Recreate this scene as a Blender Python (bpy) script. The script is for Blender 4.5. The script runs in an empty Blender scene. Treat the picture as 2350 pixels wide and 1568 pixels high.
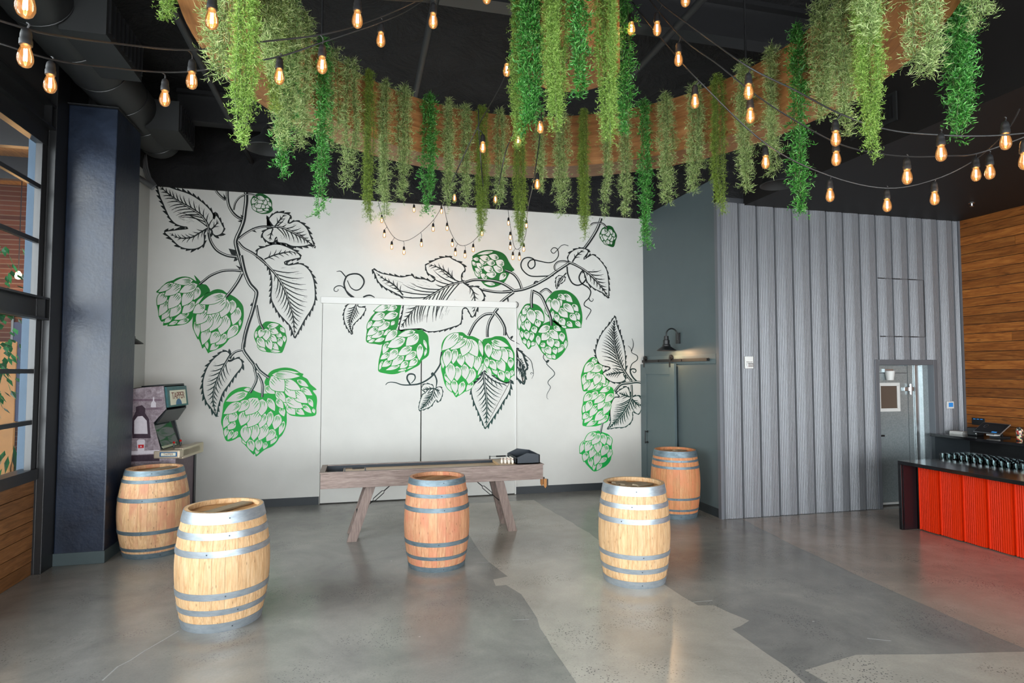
import bpy, bmesh, math, random
import numpy as np
from mathutils import Vector, Matrix

# ------------------------------------------------------------------ camera
FPX, CX, CY = 1390.0, 1175.0, 784.0            # focal length and centre in pixels of a 2350x1568 frame
YAW, PITCH, CAMH = math.radians(14.25), math.radians(2.72), 2.05
SC = bpy.context.scene
COL = SC.collection
cam_d = bpy.data.cameras.new('camera')
cam_d.sensor_width = 36.0
cam_d.lens = FPX / 2350.0 * 36.0
cam_d.clip_end = 200
cam_d.clip_start = 0.05
cam = bpy.data.objects.new('camera', cam_d)
COL.objects.link(cam)
cam.location = (0, 0, CAMH)
cam.rotation_euler = (math.pi / 2 + PITCH, 0, -YAW)
SC.camera = cam

# ------------------------------------------------------------------ sky, exposure
world = bpy.data.worlds.new('overcast_sky')
SC.world = world
world.use_nodes = True
wn = world.node_tree.nodes
wn['Background'].inputs[0].default_value = (0.91, 0.96, 1.0, 1)
wn['Background'].inputs[1].default_value = 5.2
SC.view_settings.view_transform = 'Standard'
SC.view_settings.look = 'None'
SC.view_settings.exposure = 1.38
SC.view_settings.gamma = 1.0
SC.view_settings.use_curve_mapping = False
SC.cycles.use_denoising = True
SC.cycles.use_adaptive_sampling = True
SC.cycles.adaptive_threshold = 0.1
SC.cycles.adaptive_min_samples = 20
SC.cycles.max_bounces = 6
SC.cycles.diffuse_bounces = 3
SC.cycles.glossy_bounces = 3
SC.cycles.transmission_bounces = 4
SC.cycles.transparent_max_bounces = 8
SC.cycles.caustics_reflective = False
SC.cycles.caustics_refractive = False
SC.cycles.sample_clamp_indirect = 6.0

def portal(loc, rot, sx, sy):
    l = bpy.data.lights.new('window_daylight', 'AREA')
    l.shape = 'RECTANGLE'
    l.size, l.size_y = sx, sy
    l.cycles.is_portal = True
    o = bpy.data.objects.new('window_daylight', l)
    COL.objects.link(o)
    o.location, o.rotation_euler = loc, rot
    return o
# big glazed front behind the photographer, and the glazed left side
portal((3.0, -4.15, 1.87), (math.pi / 2, 0, 0), 12.0, 3.3)
portal((-3.30, 1.5, 2.75), (0, -math.pi / 2, 0), 3.5, 11.0)

# ------------------------------------------------------------------ measuring helpers
_fw = Vector((math.sin(YAW) * math.cos(PITCH), math.cos(YAW) * math.cos(PITCH), math.sin(PITCH)))
_rt = Vector((math.cos(YAW), -math.sin(YAW), 0))
_up = _rt.cross(_fw)
def ray(x, y):
    return _fw + _rt * ((x - CX) / FPX) + _up * ((CY - y) / FPX)
def on_y(x, y, Y):
    d = ray(x, y); return Vector((0, 0, CAMH)) + d * (Y / d.y)
def on_x(x, y, X):
    d = ray(x, y); return Vector((0, 0, CAMH)) + d * (X / d.x)
def on_z(x, y, Z):
    d = ray(x, y); return Vector((0, 0, CAMH)) + d * ((Z - CAMH) / d.z)
def at(x, y, depth):
    return Vector((0, 0, CAMH)) + ray(x, y) * depth

# ------------------------------------------------------------------ object helpers
def tag(o, label=None, cat=None, group=None, kind=None):
    if label: o['label'] = label
    if cat: o['category'] = cat
    if group: o['group'] = group
    if kind: o['kind'] = kind
    return o
def link(o, parent=None):
    COL.objects.link(o)
    if parent is not None: o.parent = parent
    return o
def empty(name, loc=(0, 0, 0), rz=0.0, label=None, cat=None, group=None, parent=None, kind=None):
    o = bpy.data.objects.new(name, None)
    o.empty_display_size = 0.1
    link(o, parent)
    o.location = loc
    o.rotation_euler = (0, 0, rz)
    return tag(o, label, cat, group, kind)
def copy_tree(o, parent=None):
    c = o.copy(); COL.objects.link(c)
    if parent is not None: c.parent = parent
    for ch in list(o.children): copy_tree(ch, c)
    return c

class MB:
    """collects faces, builds one mesh object"""
    def __init__(s):
        s.v = []; s.f = []; s.m = []
    def quad_strip(s, a, b, closed=False, mi=0):
        n = len(a); i0 = len(s.v); s.v += [tuple(p) for p in a]; s.v += [tuple(p) for p in b]
        for i in range(n if closed else n - 1):
            j = (i + 1) % n
            s.f.append((i0 + i, i0 + j, i0 + n + j, i0 + n + i)); s.m.append(mi)
    def poly(s, pts, mi=0):
        i0 = len(s.v); s.v += [tuple(p) for p in pts]
        s.f.append(tuple(range(i0, i0 + len(pts)))); s.m.append(mi)
    def box(s, x0, y0, z0, x1, y1, z1, mi=0, M=None):
        P = [(x0, y0, z0), (x1, y0, z0), (x1, y1, z0), (x0, y1, z0), (x0, y0, z1), (x1, y0, z1), (x1, y1, z1), (x0, y1, z1)]
        if M is not None: P = [tuple(M @ Vector(p)) for p in P]
        i = len(s.v); s.v += P
        for f in ((3, 2, 1, 0), (4, 5, 6, 7), (0, 1, 5, 4), (1, 2, 6, 5), (2, 3, 7, 6), (3, 0, 4, 7)):
            s.f.append(tuple(i + k for k in f)); s.m.append(mi)
        return s
    def cbox(s, c, sz, mi=0, M=None):
        h = [k / 2 for k in sz]
        return s.box(c[0] - h[0], c[1] - h[1], c[2] - h[2], c[0] + h[0], c[1] + h[1], c[2] + h[2], mi, M)
    def beam(s, p, q, w, h, mi=0, up=(0, 0, 1)):
        p, q = Vector(p), Vector(q); d = q - p; L = d.length; d.normalize()
        u = Vector(up)
        if abs(u.dot(d)) > .99: u = Vector((0, 1, 0))
        x = d.cross(u).normalized(); z = x.cross(d)
        M = Matrix((x, d, z)).transposed().to_4x4(); M.translation = p
        return s.box(-w / 2, 0, -h / 2, w / 2, L, h / 2, mi, M)
    def tube(s, pts, r, n=8, mi=0, caps=True, closed=False):
        pts = [Vector(p) for p in pts]; N = len(pts)
        rs = r if hasattr(r, '__len__') else [r] * N
        rings = []; prev = None
        for i, p in enumerate(pts):
            if closed: t = pts[(i + 1) % N] - pts[i - 1]
            else: t = pts[min(i + 1, N - 1)] - pts[max(i - 1, 0)]
            t.normalize()
            if prev is None:
                a = Vector((0, 0, 1)) if abs(t.z) < .9 else Vector((1, 0, 0))
                x = t.cross(a).normalized()
            else:
                x = (prev - t * prev.dot(t)).normalized()
            prev = x; y = t.cross(x)
            rings.append([p + (x * math.cos(k * 2 * math.pi / n) + y * math.sin(k * 2 * math.pi / n)) * rs[i] for k in range(n)])
        i0 = len(s.v)
        for R in rings: s.v += [tuple(p) for p in R]
        for i in range(N if closed else N - 1):
            a, b = i0 + i * n, i0 + ((i + 1) % N) * n
            for k in range(n):
                k2 = (k + 1) % n
                s.f.append((a + k, a + k2, b + k2, b + k)); s.m.append(mi)
        if caps and not closed:
            s.f.append(tuple(i0 + k for k in reversed(range(n)))); s.m.append(mi)
            s.f.append(tuple(i0 + (N - 1) * n + k for k in range(n))); s.m.append(mi)
        return s
    def lathe(s, prof, n=24, c=(0, 0, 0), mi=0, M=None, a0=0.0, a1=2 * math.pi):
        full = abs(a1 - a0 - 2 * math.pi) < 1e-6
        i0 = len(s.v); cnt = n if full else n + 1
        for r, z in prof:
            for k in range(cnt):
                a = a0 + (a1 - a0) * k / n
                p = Vector((r * math.cos(a), r * math.sin(a), z))
                if M is not None: p = M @ p
                s.v.append((p.x + c[0], p.y + c[1], p.z + c[2]))
        for i in range(len(prof) - 1):
            for k in range(n):
                k2 = (k + 1) % cnt
                a, b = i0 + i * cnt, i0 + (i + 1) * cnt
                s.f.append((a + k, a + k2, b + k2, b + k)); s.m.append(mi)
        return s
    def prism(s, poly, ext, mi=0):
        """poly: 3d points, ext: extrusion vector"""
        e = Vector(ext); a = [Vector(p) for p in poly]; b = [p + e for p in a]; n = len(a)
        i0 = len(s.v); s.v += [tuple(p) for p in a] + [tuple(p) for p in b]
        s.f.append(tuple(i0 + k for k in reversed(range(n)))); s.m.append(mi)
        s.f.append(tuple(i0 + n + k for k in range(n))); s.m.append(mi)
        for k in range(n):
            k2 = (k + 1) % n
            s.f.append((i0 + k, i0 + k2, i0 + n + k2, i0 + n + k)); s.m.append(mi)
        return s
    def mesh(s, name, mats, smooth=False):
        me = bpy.data.meshes.new(name)
        me.from_pydata(s.v, [], s.f)
        for m in (mats if isinstance(mats, (list, tuple)) else [mats]): me.materials.append(m)
        if any(s.m): me.polygons.foreach_set('material_index', s.m)
        bm = bmesh.new(); bm.from_mesh(me)
        bmesh.ops.recalc_face_normals(bm, faces=bm.faces)
        bm.to_mesh(me); bm.free()
        if smooth:
            me.polygons.foreach_set('use_smooth', [True] * len(me.polygons))
            try: me.set_sharp_from_angle(angle=math.radians(40))
            except Exception: pass
        me.update()
        return me
    def build(s, name, mats, parent=None, smooth=False, bevel=0, loc=None):
        o = bpy.data.objects.new(name, s.mesh(name, mats, smooth))
        link(o, parent)
        if loc is not None: o.location = loc
        if bevel:
            b = o.modifiers.new('bevel', 'BEVEL'); b.width = bevel; b.segments = 2; b.limit_method = 'ANGLE'
        return o

# ------------------------------------------------------------------ materials
def mat(name, col=(0.5, 0.5, 0.5), rough=0.5, metal=0.0, spec=0.5, **kw):
    m = bpy.data.materials.new(name); m.use_nodes = True
    b = m.node_tree.nodes['Principled BSDF']
    b.inputs['Base Color'].default_value = (*col, 1)
    b.inputs['Roughness'].default_value = rough
    b.inputs['Metallic'].default_value = metal
    b.inputs['Specular IOR Level'].default_value = spec
    for k, v in kw.items():
        b.inputs[k].default_value = v
    return m
class NT:
    def __init__(s, m):
        s.t = m.node_tree; s.b = s.t.nodes['Principled BSDF']
    def n(s, typ, **kw):
        nd = s.t.nodes.new(typ)
        for k, v in kw.items():
            if hasattr(nd, k): setattr(nd, k, v)
            else: nd.inputs[k].default_value = v
        return nd
    def l(s, a, b):
        s.t.links.new(a, b)
    def coords(s, kind='Object', scale=(1, 1, 1), rot=(0, 0, 0)):
        tc = s.n('ShaderNodeTexCoord'); mp = s.n('ShaderNodeMapping')
        mp.inputs['Scale'].default_value = scale; mp.inputs['Rotation'].default_value = rot
        s.l(tc.outputs[kind], mp.inputs['Vector']); return mp.outputs['Vector']
    def world(s, scale=(1, 1, 1)):
        g = s.n('ShaderNodeNewGeometry'); mp = s.n('ShaderNodeMapping')
        mp.inputs['Scale'].default_value = scale
        s.l(g.outputs['Position'], mp.inputs['Vector']); return mp.outputs['Vector']
    def noise(s, vec, scale, detail=4, rough=.55, dist=0):
        nd = s.n('ShaderNodeTexNoise'); nd.inputs['Scale'].default_value = scale
        nd.inputs['Detail'].default_value = detail; nd.inputs['Roughness'].default_value = rough
        nd.inputs['Distortion'].default_value = dist
        s.l(vec, nd.inputs['Vector']); return nd.outputs['Fac']
    def ramp(s, fac, stops, interp='LINEAR'):
        r = s.n('ShaderNodeValToRGB'); e = r.color_ramp.elements; r.color_ramp.interpolation = interp
        while len(e) < len(stops): e.new(0.5)
        for k, (p, c) in enumerate(stops):
            e[k].position = p; e[k].color = (*c, 1) if len(c) == 3 else c
        s.l(fac, r.inputs['Fac']); return r.outputs['Color']
    def mix(s, fac, a, b, mode='MIX'):
        m = s.n('ShaderNodeMix'); m.data_type = 'RGBA'; m.blend_type = mode
        for inp, v in ((m.inputs[0], fac), (m.inputs[6], a), (m.inputs[7], b)):
            if hasattr(v, 'links'): s.l(v, inp)
            elif isinstance(v, (int, float)): inp.default_value = v
            else: inp.default_value = (*v, 1)
        return m.outputs[2]
    def math(s, op, a, b=0.0, clamp=False):
        m = s.n('ShaderNodeMath'); m.operation = op; m.use_clamp = clamp
        for inp, v in ((m.inputs[0], a), (m.inputs[1], b)):
            if hasattr(v, 'links'): s.l(v, inp)
            else: inp.default_value = v
        return m.outputs[0]
    def bump(s, h, strength=.3, dist=.01):
        b = s.n('ShaderNodeBump'); b.inputs['Strength'].default_value = strength; b.inputs['Distance'].default_value = dist
        s.l(h, b.inputs['Height']); s.l(b.outputs['Normal'], s.b.inputs['Normal'])
    def color(s, c): s.l(c, s.b.inputs['Base Color'])
    def rough(s, f, lo, hi):
        m = s.n('ShaderNodeMapRange'); m.inputs['To Min'].default_value = lo; m.inputs['To Max'].default_value = hi
        s.l(f, m.inputs['Value']); s.l(m.outputs['Result'], s.b.inputs['Roughness'])
def srgb(r, g, b):
    f = lambda c: (c / 255 / 12.92) if c / 255 <= .04045 else ((c / 255 + .055) / 1.055) ** 2.4
    return (f(r), f(g), f(b))

M = {}
def plain(key, rgb, rough=.5, metal=0., spec=.5, var=.0, scale=8, bump=0.):
    m = mat(key, srgb(*rgb), rough, metal, spec)
    if var or bump:
        t = NT(m); v = t.coords('Object'); f = t.noise(v, scale)
        c = srgb(*rgb)
        if var: t.color(t.ramp(f, [(.25, tuple(k * (1 - var) for k in c)), (.75, tuple(min(1, k * (1 + var)) for k in c))]))
        if bump: t.bump(f, bump)
    M[key] = m; return m
def wood(key, cols, axis='z', scale=1.0, rough=.5, rand=.25, knots=.0, spec=.35, stain=None):
    """plank wood with grain along axis (object space), varied by object"""
    m = mat(key, (1, 1, 1), rough, 0, spec); t = NT(m)
    sc = {'x': (1.2, 14, 14), 'y': (14, 1.2, 14), 'z': (14, 14, 1.2)}[axis]
    oi = t.n('ShaderNodeObjectInfo')
    tc = t.n('ShaderNodeTexCoord'); ad = t.n('ShaderNodeVectorMath'); ad.operation = 'ADD'
    sm = t.n('ShaderNodeVectorMath'); sm.operation = 'SCALE'; sm.inputs['Scale'].default_value = 17.0
    cb = t.n('ShaderNodeCombineXYZ')
    for k in range(3): t.l(oi.outputs['Random'], cb.inputs[k])
    t.l(cb.outputs[0], sm.inputs[0]); t.l(tc.outputs['Object'], ad.inputs[0]); t.l(sm.outputs[0], ad.inputs[1])
    mp = t.n('ShaderNodeMapping'); mp.inputs['Scale'].default_value = tuple(k * scale for k in sc)
    t.l(ad.outputs[0], mp.inputs['Vector'])
    f = t.noise(mp.outputs['Vector'], 2.2, 5, .6, 1.4)
    fine = t.noise(mp.outputs['Vector'], 9, 3, .6)
    c = t.ramp(f, [(.25, srgb(*cols[0])), (.5, srgb(*cols[1])), (.75, srgb(*cols[2]))])
    c = t.mix(.35, c, t.ramp(fine, [(.35, (.45, .4, .36)), (.6, (1, 1, 1))]), 'MULTIPLY')
    if stain:
        mp2 = t.n('ShaderNodeMapping'); mp2.inputs['Scale'].default_value = (3, 3, 2)
        t.l(ad.outputs[0], mp2.inputs['Vector'])
        sf = t.noise(mp2.outputs['Vector'], 1.3, 3, .6)
        c = t.mix(t.ramp(sf, [(.42, (0, 0, 0)), (.62, (.8, .8, .8))]), c, srgb(*stain), 'MIX')
    if knots:
        mp3 = t.n('ShaderNodeMapping'); mp3.inputs['Scale'].default_value = {'x': (3, 9, 9), 'y': (9, 3, 9), 'z': (30, 30, 9)}[axis]
        t.l(ad.outputs[0], mp3.inputs['Vector'])
        vo = t.n('ShaderNodeTexVoronoi'); vo.inputs['Scale'].default_value = 1.0; t.l(mp3.outputs['Vector'], vo.inputs['Vector'])
        c = t.mix(t.ramp(vo.outputs['Distance'], [(.06, (knots,) * 3), (.16, (0, 0, 0))]), c, tuple(k * .25 for k in srgb(*cols[0])))
    rv = t.n('ShaderNodeMapRange'); rv.inputs['To Min'].default_value = 1 - rand; rv.inputs['To Max'].default_value = 1 + rand
    t.l(oi.outputs['Random'], rv.inputs['Value'])
    hs = t.n('ShaderNodeHueSaturation'); t.l(rv.outputs[0], hs.inputs['Value']); t.l(c, hs.inputs['Color'])
    t.color(hs.outputs['Color']); t.bump(fine, .12, .004)
    M[key] = m; return m
# ================================================================== setting
def st(o, label=None):
    o['kind'] = 'structure'
    if label: o['label'] = label
    return o

# --- materials of the shell
def concrete(key, base, dark, light, speck=.5, warm=None, rlo=.17, rhi=.262):
    m = mat(key, srgb(*base), .3, 0, .5); t = NT(m); v = t.world()
    big = t.noise(v, .9, 6, .62, .6); mid = t.noise(v, 5, 5, .6); fine = t.noise(v, 60, 3, .6)
    c = t.ramp(big, [(.3, srgb(*dark)), (.55, srgb(*base)), (.75, srgb(*light))])
    c = t.mix(.35, c, t.ramp(mid, [(.3, (.72, .72, .72)), (.7, (1.1, 1.1, 1.08))]), 'MULTIPLY')
    c = t.mix(.35, c, t.ramp(fine, [(.3, (.8, .8, .8)), (.62, (1.05, 1.05, 1.05))]), 'MULTIPLY')
    if speck:
        vo = t.n('ShaderNodeTexVoronoi'); vo.inputs['Scale'].default_value = 48; vo.inputs['Randomness'].default_value = 1
        t.l(v, vo.inputs['Vector'])
        area = t.ramp(t.noise(v, 1.6, 4, .65), [(.50, (.04,) * 3), (.62, (speck,) * 3)])
        sp = t.ramp(vo.outputs['Distance'], [(.2, (1, 1, 1)), (.3, (0, 0, 0))])
        c = t.mix(t.mix(1.0, sp, area, 'MULTIPLY'), c, srgb(62, 64, 66))
        v2 = t.n('ShaderNodeTexVoronoi'); v2.inputs['Scale'].default_value = 2.3; t.l(v, v2.inputs['Vector'])
        c = t.mix(t.ramp(v2.outputs['Distance'], [(.012, (.6,) * 3), (.03, (0, 0, 0))]), c, srgb(205, 205, 198))
    t.color(c); t.rough(t.noise(v, 2.2, 4, .6), rlo, rhi)
    M[key] = m; return m
concrete('concrete', (142, 140, 134), (116, 115, 111), (160, 157, 149), .7)
concrete('concrete_patch', (182, 176, 164), (162, 157, 147), (196, 190, 178), .9)
concrete('concrete_warm', (168, 154, 141), (144, 132, 121), (184, 170, 157), .8)

m = plain('wall_white', (207, 206, 200), .62, 0, .3, .03, 3, .03)
plain('white_trim', (216, 215, 210), .45)
m = mat('ceiling_black', srgb(30, 30, 31), .75, 0, .3); t = NT(m); v = t.world()
f = t.noise(v, 1.6, 7, .65, 1.2); t.color(t.ramp(f, [(.3, srgb(14, 14, 15)), (.7, srgb(28, 28, 29))])); t.bump(f, .7, .15)
M['ceiling_black'] = m
plain('soffit_black', (24, 22, 21), .6, 0, .3, .1, 2)
plain('steel_black', (22, 22, 23), .38, 0, .5, .15, 12)
plain('matte_black', (24, 24, 25), .6)
plain('duct_black', (30, 31, 31), .55, 0, .4, .08, 6)
plain('side_grey', (82, 94, 96), .5, 0, .4, .03, 4, .03)
plain('left_grey', (176, 178, 174), .6, 0, .3, .03, 3)
plain('base_black', (36, 42, 46), .5)
plain('base_grey', (66, 78, 80), .5, 0, .4, .06, 8)
m = mat('column_navy', srgb(24, 33, 48), .3, 0, .5); t = NT(m); v = t.coords('Object')
f = t.noise(v, 3.0, 6, .65, .5); fl_ = t.noise(v, 22, 4, .6)
c = t.ramp(f, [(.3, srgb(17, 24, 37)), (.7, srgb(29, 40, 58))])
chip = t.ramp(t.noise(v, 13, 5, .8), [(.71, (0, 0, 0)), (.735, (.7, .7, .7))])
t.color(t.mix(chip, c, srgb(70, 80, 92))); t.rough(f, .26, .5); t.bump(fl_, .25, .01); M['column_navy'] = m
m = mat('metal_cladding', srgb(132, 134, 140), .42, .35, .5); t = NT(m); v = t.coords('Object', (30, 30, .6))
t.b.inputs['Base Color'].default_value = (*srgb(120, 122, 126), 1); M['metal_cladding'] = m
plain('metal_trim', (104, 107, 112), .45, .3); plain('groove_dark', (58, 60, 64), .5, .2)
m = mat('red_cladding', srgb(196, 36, 0), .5, 0, .2); t = NT(m); v = t.coords('Object', (8, 30, .8))
t.b.inputs['Base Color'].default_value = (*srgb(204, 42, 2), 1); M['red_cladding'] = m
m = mat('galvanised', srgb(150, 165, 168), .32, .6, .5); t = NT(m); v = t.coords('Object')
vo = t.n('ShaderNodeTexVoronoi'); vo.inputs['Scale'].default_value = 60; t.l(v, vo.inputs['Vector'])
t.color(t.ramp(vo.outputs['Color'], [(.2, srgb(160, 172, 174)), (.8, srgb(176, 186, 188))])); M['galvanised'] = m
wood('cedar_plank', ((104, 56, 20), (150, 88, 36), (182, 118, 56)), 'y', .8, .5, .30, .5)
wood('oak_clad', ((96, 62, 32), (126, 84, 46), (148, 104, 64)), 'y', .9, .5, .18)
m = bpy.data.materials.new('window_glass'); m.use_nodes = True; nt = m.node_tree; nt.nodes.remove(nt.nodes['Principled BSDF'])
tr = nt.nodes.new('ShaderNodeBsdfTransparent'); tr.inputs[0].default_value = (.93, .96, .96, 1)
gl = nt.nodes.new('ShaderNodeBsdfGlossy'); gl.inputs['Roughness'].default_value = .02
fr = nt.nodes.new('ShaderNodeFresnel'); mx = nt.nodes.new('ShaderNodeMixShader')
nt.links.new(fr.outputs[0], mx.inputs[0]); nt.links.new(tr.outputs[0], mx.inputs[1]); nt.links.new(gl.outputs[0], mx.inputs[2])
nt.links.new(mx.outputs[0], nt.nodes['Material Output'].inputs[0]); M['window_glass'] = m

YW, XS, YM, XR, XL = 9.81, 4.90, 7.475, 9.18, -3.15      # white wall, return wall, metal wall, plank wall, window wall
ZW, ZM, ZC = 4.75, 4.40, 5.75                             # white wall top, soffit, roof deck
YF = -4.2                                                 # glazed front behind the photographer

# --- floor
floor = st(MB().box(XL - .1, YF, -.15, XR + .1, YW + .2, 0).build('floor', M['concrete']))
rnd = random.Random(4)
def jag(x, y0, y1, n, amp):
    return [(x + rnd.uniform(-amp, amp), y0 + (y1 - y0) * k / n, 0) for k in range(n + 1)]
left_edge = [(1.37, 9.3), (1.36, 8), (1.37, 6.45), (1.46, 5.95), (1.30, 5.9), (1.30, 5.72), (1.40, 5.72), (1.47, 5.45), (1.45, 4.9), (1.41, 4.35), (1.42, 3.85), (1.40, 3), (1.43, 1), (1.4, -2), (1.4, YF)]
right_edge = [(2.88, YF), (2.86, -1), (2.9, 1.5), (2.873, 3.475), (2.90, 3.9), (2.89, 4.32), (2.99, 4.35), (3.12, 4.43), (3.07, 4.62), (3.04, 4.79), (2.90, 4.82), (2.87, 5.3), (2.84, 7.45), (2.72, 8.9), (2.72, 9.3)]
def roughen(L, amp=.012, step=.18):
    out = []
    for a, b in zip(L, L[1:]):
        n = max(1, int(math.dist(a, b) / step))
        for k in range(n):
            t = k / n; out.append((a[0] + (b[0] - a[0]) * t + rnd.uniform(-amp, amp), a[1] + (b[1] - a[1]) * t))
    return out + [L[-1]]
def slab(name, outline, mt, h=.0012):
    b = MB(); b.poly([(x, y, h) for x, y in outline]); return b.build(name, mt, floor)
slab('concrete_patch', roughen(left_edge) + roughen(right_edge), M['concrete_patch'])
slab('concrete_patch', roughen([(4.78, YF), (4.78, 2.6), (4.78, 3.5), (4.82, 4.45), (4.95, 6.0), (5.15, 7.40)]) + [(XR, 7.40), (XR, YF)], M['concrete_warm'])
slab('concrete_patch', roughen([(2.9, 2.0), (3.0, 3.62), (3.5, 3.72), (4.0, 3.60), (4.78, 3.45), (4.78, 2.0)], .02), M['concrete_patch'], .0008)
# a hairline crack and saw marks
plain('crack_grey', (150, 150, 146), .6)
def scratch(pts, w=.006):
    b = MB(); pts = [on_z(x, y, 0.002) for x, y in pts]; b.tube([(p.x, p.y, .0006) for p in pts], w / 2, 4)
    b.v = [(x, y, max(.0004, min(z, .002))) for x, y, z in b.v]; return b.build('floor_crack', M['crack_grey'], floor)
scratch([(410, 1448), (380, 1466), (345, 1486), (330, 1495), (300, 1515), (270, 1530), (235, 1562)], .012)
scratch([(1092, 1292), (1140, 1289)], .008); scratch([(1590, 1382), (1635, 1378)], .006); scratch([(1990, 1465), (2045, 1471)], .012)
scratch([(1176, 1423), (1215, 1421)], .008)

# --- white wall with the pair of flush doors
DX0, DX1, DZ = -.549, 2.545, 3.19
xmid = on_y(966.5, 900, YW).x
b = MB(); b.box(-3.05, YW, 0, DX0, YW + .2, ZW); b.box(DX1, YW, 0, XS + .05, YW + .2, ZW); b.box(DX0, YW, DZ - .05, DX1, YW + .2, ZW)
wall_back = st(b.build('wall_back', M['wall_white']), 'off-white back wall carrying the painted hop vines')
st(MB().box(DX0, YW + .06, 0, DX1, YW + .2, DZ).build('wall_recess', M['matte_black']))
d1 = st(MB().box(DX0 + .007, YW - .004, .015, xmid - .009, YW + .05, DZ - .06).build('door_1', M['wall_white']), 'left leaf of the flush white double doors')
d2 = st(MB().box(xmid + .009, YW - .004, .015, DX1 - .012, YW + .05, DZ - .06).build('door_2', M['wall_white']), 'right leaf of the flush white double doors')
st(MB().box(DX0 - .02, YW - .05, DZ - .10, DX1 + .01, YW + .01, DZ).build('trim_1', M['white_trim'], bevel=.004), 'white header ledge above the flush doors')
st(MB().box(DX1 - .012, YW - .02, .01, DX1 + .012, YW + .01, DZ - .1).build('trim_2', M['white_trim']), 'slim white edge strip right of the flush doors')
st(MB().box(-2.99, YW - .015, 0, DX0 - .01, YW, .12).build('baseboard_back', M['base_black']), 'dark baseboard left of the flush doors')
st(MB().box(DX1 + .015, YW - .015, 0, XS, YW, .12).build('baseboard_back', M['base_black']), 'dark baseboard right of the flush doors')
st(MB().box(-3.4, YW - .06, ZW, XS + .3, YW + .2, ZC).build('wall_upper', M['ceiling_black']), 'black wall above the white wall')

# --- return wall with the barn door
st(MB().box(XS, YM + .03, 0, XS + .2, YW, 4.79).build('wall_return', M['side_grey']), 'grey return wall with the barn door')
st(MB().box(XS, YM + .03, 4.79, XS + .2, YW + .2, ZC).build('wall_return_upper', M['ceiling_black']))
st(MB().box(XS - .015, YM + .06, 0, XS, 8.6, .12).build('baseboard_return', M['base_black']), 'dark baseboard of the grey return wall')
st(MB().box(XS - .03, YM - .01, 0, XS + .012, YM + .06, 4.42).build('trim_3', M['metal_trim']), 'grey corner flashing of the metal wall')

# --- ribbed metal wall, one object per sheet
PITCH_P = .295
def rib_profile(x0, x1, depth=.034, n=10):
    """x along the wall, d = how far the sheet stands out"""
    W = PITCH_P; P = [(0, 0), (.012, depth)]
    for k in range(n):
        u = .012 + (W - .038) * k / n; du = (W - .038) / n; sl = depth - .016 * max(0, 1 - 2 * (k + .5) / n); g = .0045 if k < n * .55 else .002
        P += [(u + du * .1, sl), (u + du * .35, sl - g), (u + du * .65, sl - g), (u + du * .9, sl)]
    P += [(W - .026, depth), (W - .020, 0), (W, 0)]
    out = [p for p in P if x0 - 1e-6 <= p[0] <= x1 + 1e-6]
    if x1 < W - 1e-6: out.append((x1, depth))
    if x0 > 1e-6: out.insert(0, (x0, depth))
    return out
wall_metal = st(MB().box(XS, YM, 0, 7.50, YM + .1, ZM + .1).box(8.60, YM, 0, XR, YM + .1, ZM + .1).box(7.5, YM, 2.16, 8.6, YM + .1, ZM + .1)
                .build('wall_metal', M['groove_dark']), 'grey ribbed sheet-metal wall with the cold-room door')
def sheet(parent, mt, origin, along, out, z0, z1, x0=0, x1=PITCH_P, name='metal_sheet'):
    pr = rib_profile(x0, x1); b = MB(); al, ou, o = Vector(along), Vector(out), Vector(origin)
    b.quad_strip([o + al * p + ou * (d + .001) + Vector((0, 0, z0)) for p, d in pr], [o + al * p + ou * (d + .001) + Vector((0, 0, z1)) for p, d in pr])
    s = b.build(name, mt, parent)
    return s
nP = int((XR - XS) / PITCH_P + 1)
for k in range(nP):
    x = XS + .012 + k * PITCH_P
    if x + .05 > XR: break
    hi = ZM + .02; wmax = min(PITCH_P, XR - .005 - x)
    if x + PITCH_P <= 7.58: sheet(wall_metal, M['metal_cladding'], (x, YM, 0), (1, 0, 0), (0, -1, 0), 0.004, hi)
    elif x >= 8.57: sheet(wall_metal, M['metal_cladding'], (x, YM, 0), (1, 0, 0), (0, -1, 0), 0.004, hi, 0, wmax)
    else:
        sheet(wall_metal, M['metal_cladding'], (x, YM, 0), (1, 0, 0), (0, -1, 0), 2.20, hi)
        if x + PITCH_P > 8.6: sheet(wall_metal, M['metal_cladding'], (x, YM, 0), (1, 0, 0), (0, -1, 0), .004, 2.20, 8.60 - x, PITCH_P)
# seams of the cut-out above the cold-room door
plain('seam_dark', (44, 46, 49), .5)
b = MB()
for z, xa, xb in ((3.44, 7.58, 8.42), (2.56, 7.60, 8.43)):
    b.box(xa, YM - .034, z - .008, xb, YM - .028, z + .008)
b.box(8.425, YM - .036, 2.56, 8.440, YM - .028, 3.44)
b.build('panel_seam', M['seam_dark'], wall_metal)
st(MB().box(XR - .04, YM - .05, 1.09, XR - .005, YM - .02, ZM).build('trim_4', M['metal_trim']), 'grey edge strip between metal wall and plank wall')

# --- cold-room door opening
fr = MB()
fr.box(7.48, YM - .045, 0, 7.55, YM + .12, 2.21); fr.box(8.57, YM - .045, 0, 8.64, YM + .12, 2.21); fr.box(7.55, YM - .045, 2.13, 8.57, YM + .12, 2.21)
st(fr.build('trim_5', M['metal_trim'], bevel=.003), 'grey steel frame around the cold-room door')
st(MB().box(7.4, YM + .2, 0, 8.7, YM + .3, 2.3).build('wall_cold_room', M['galvanised']))

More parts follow.
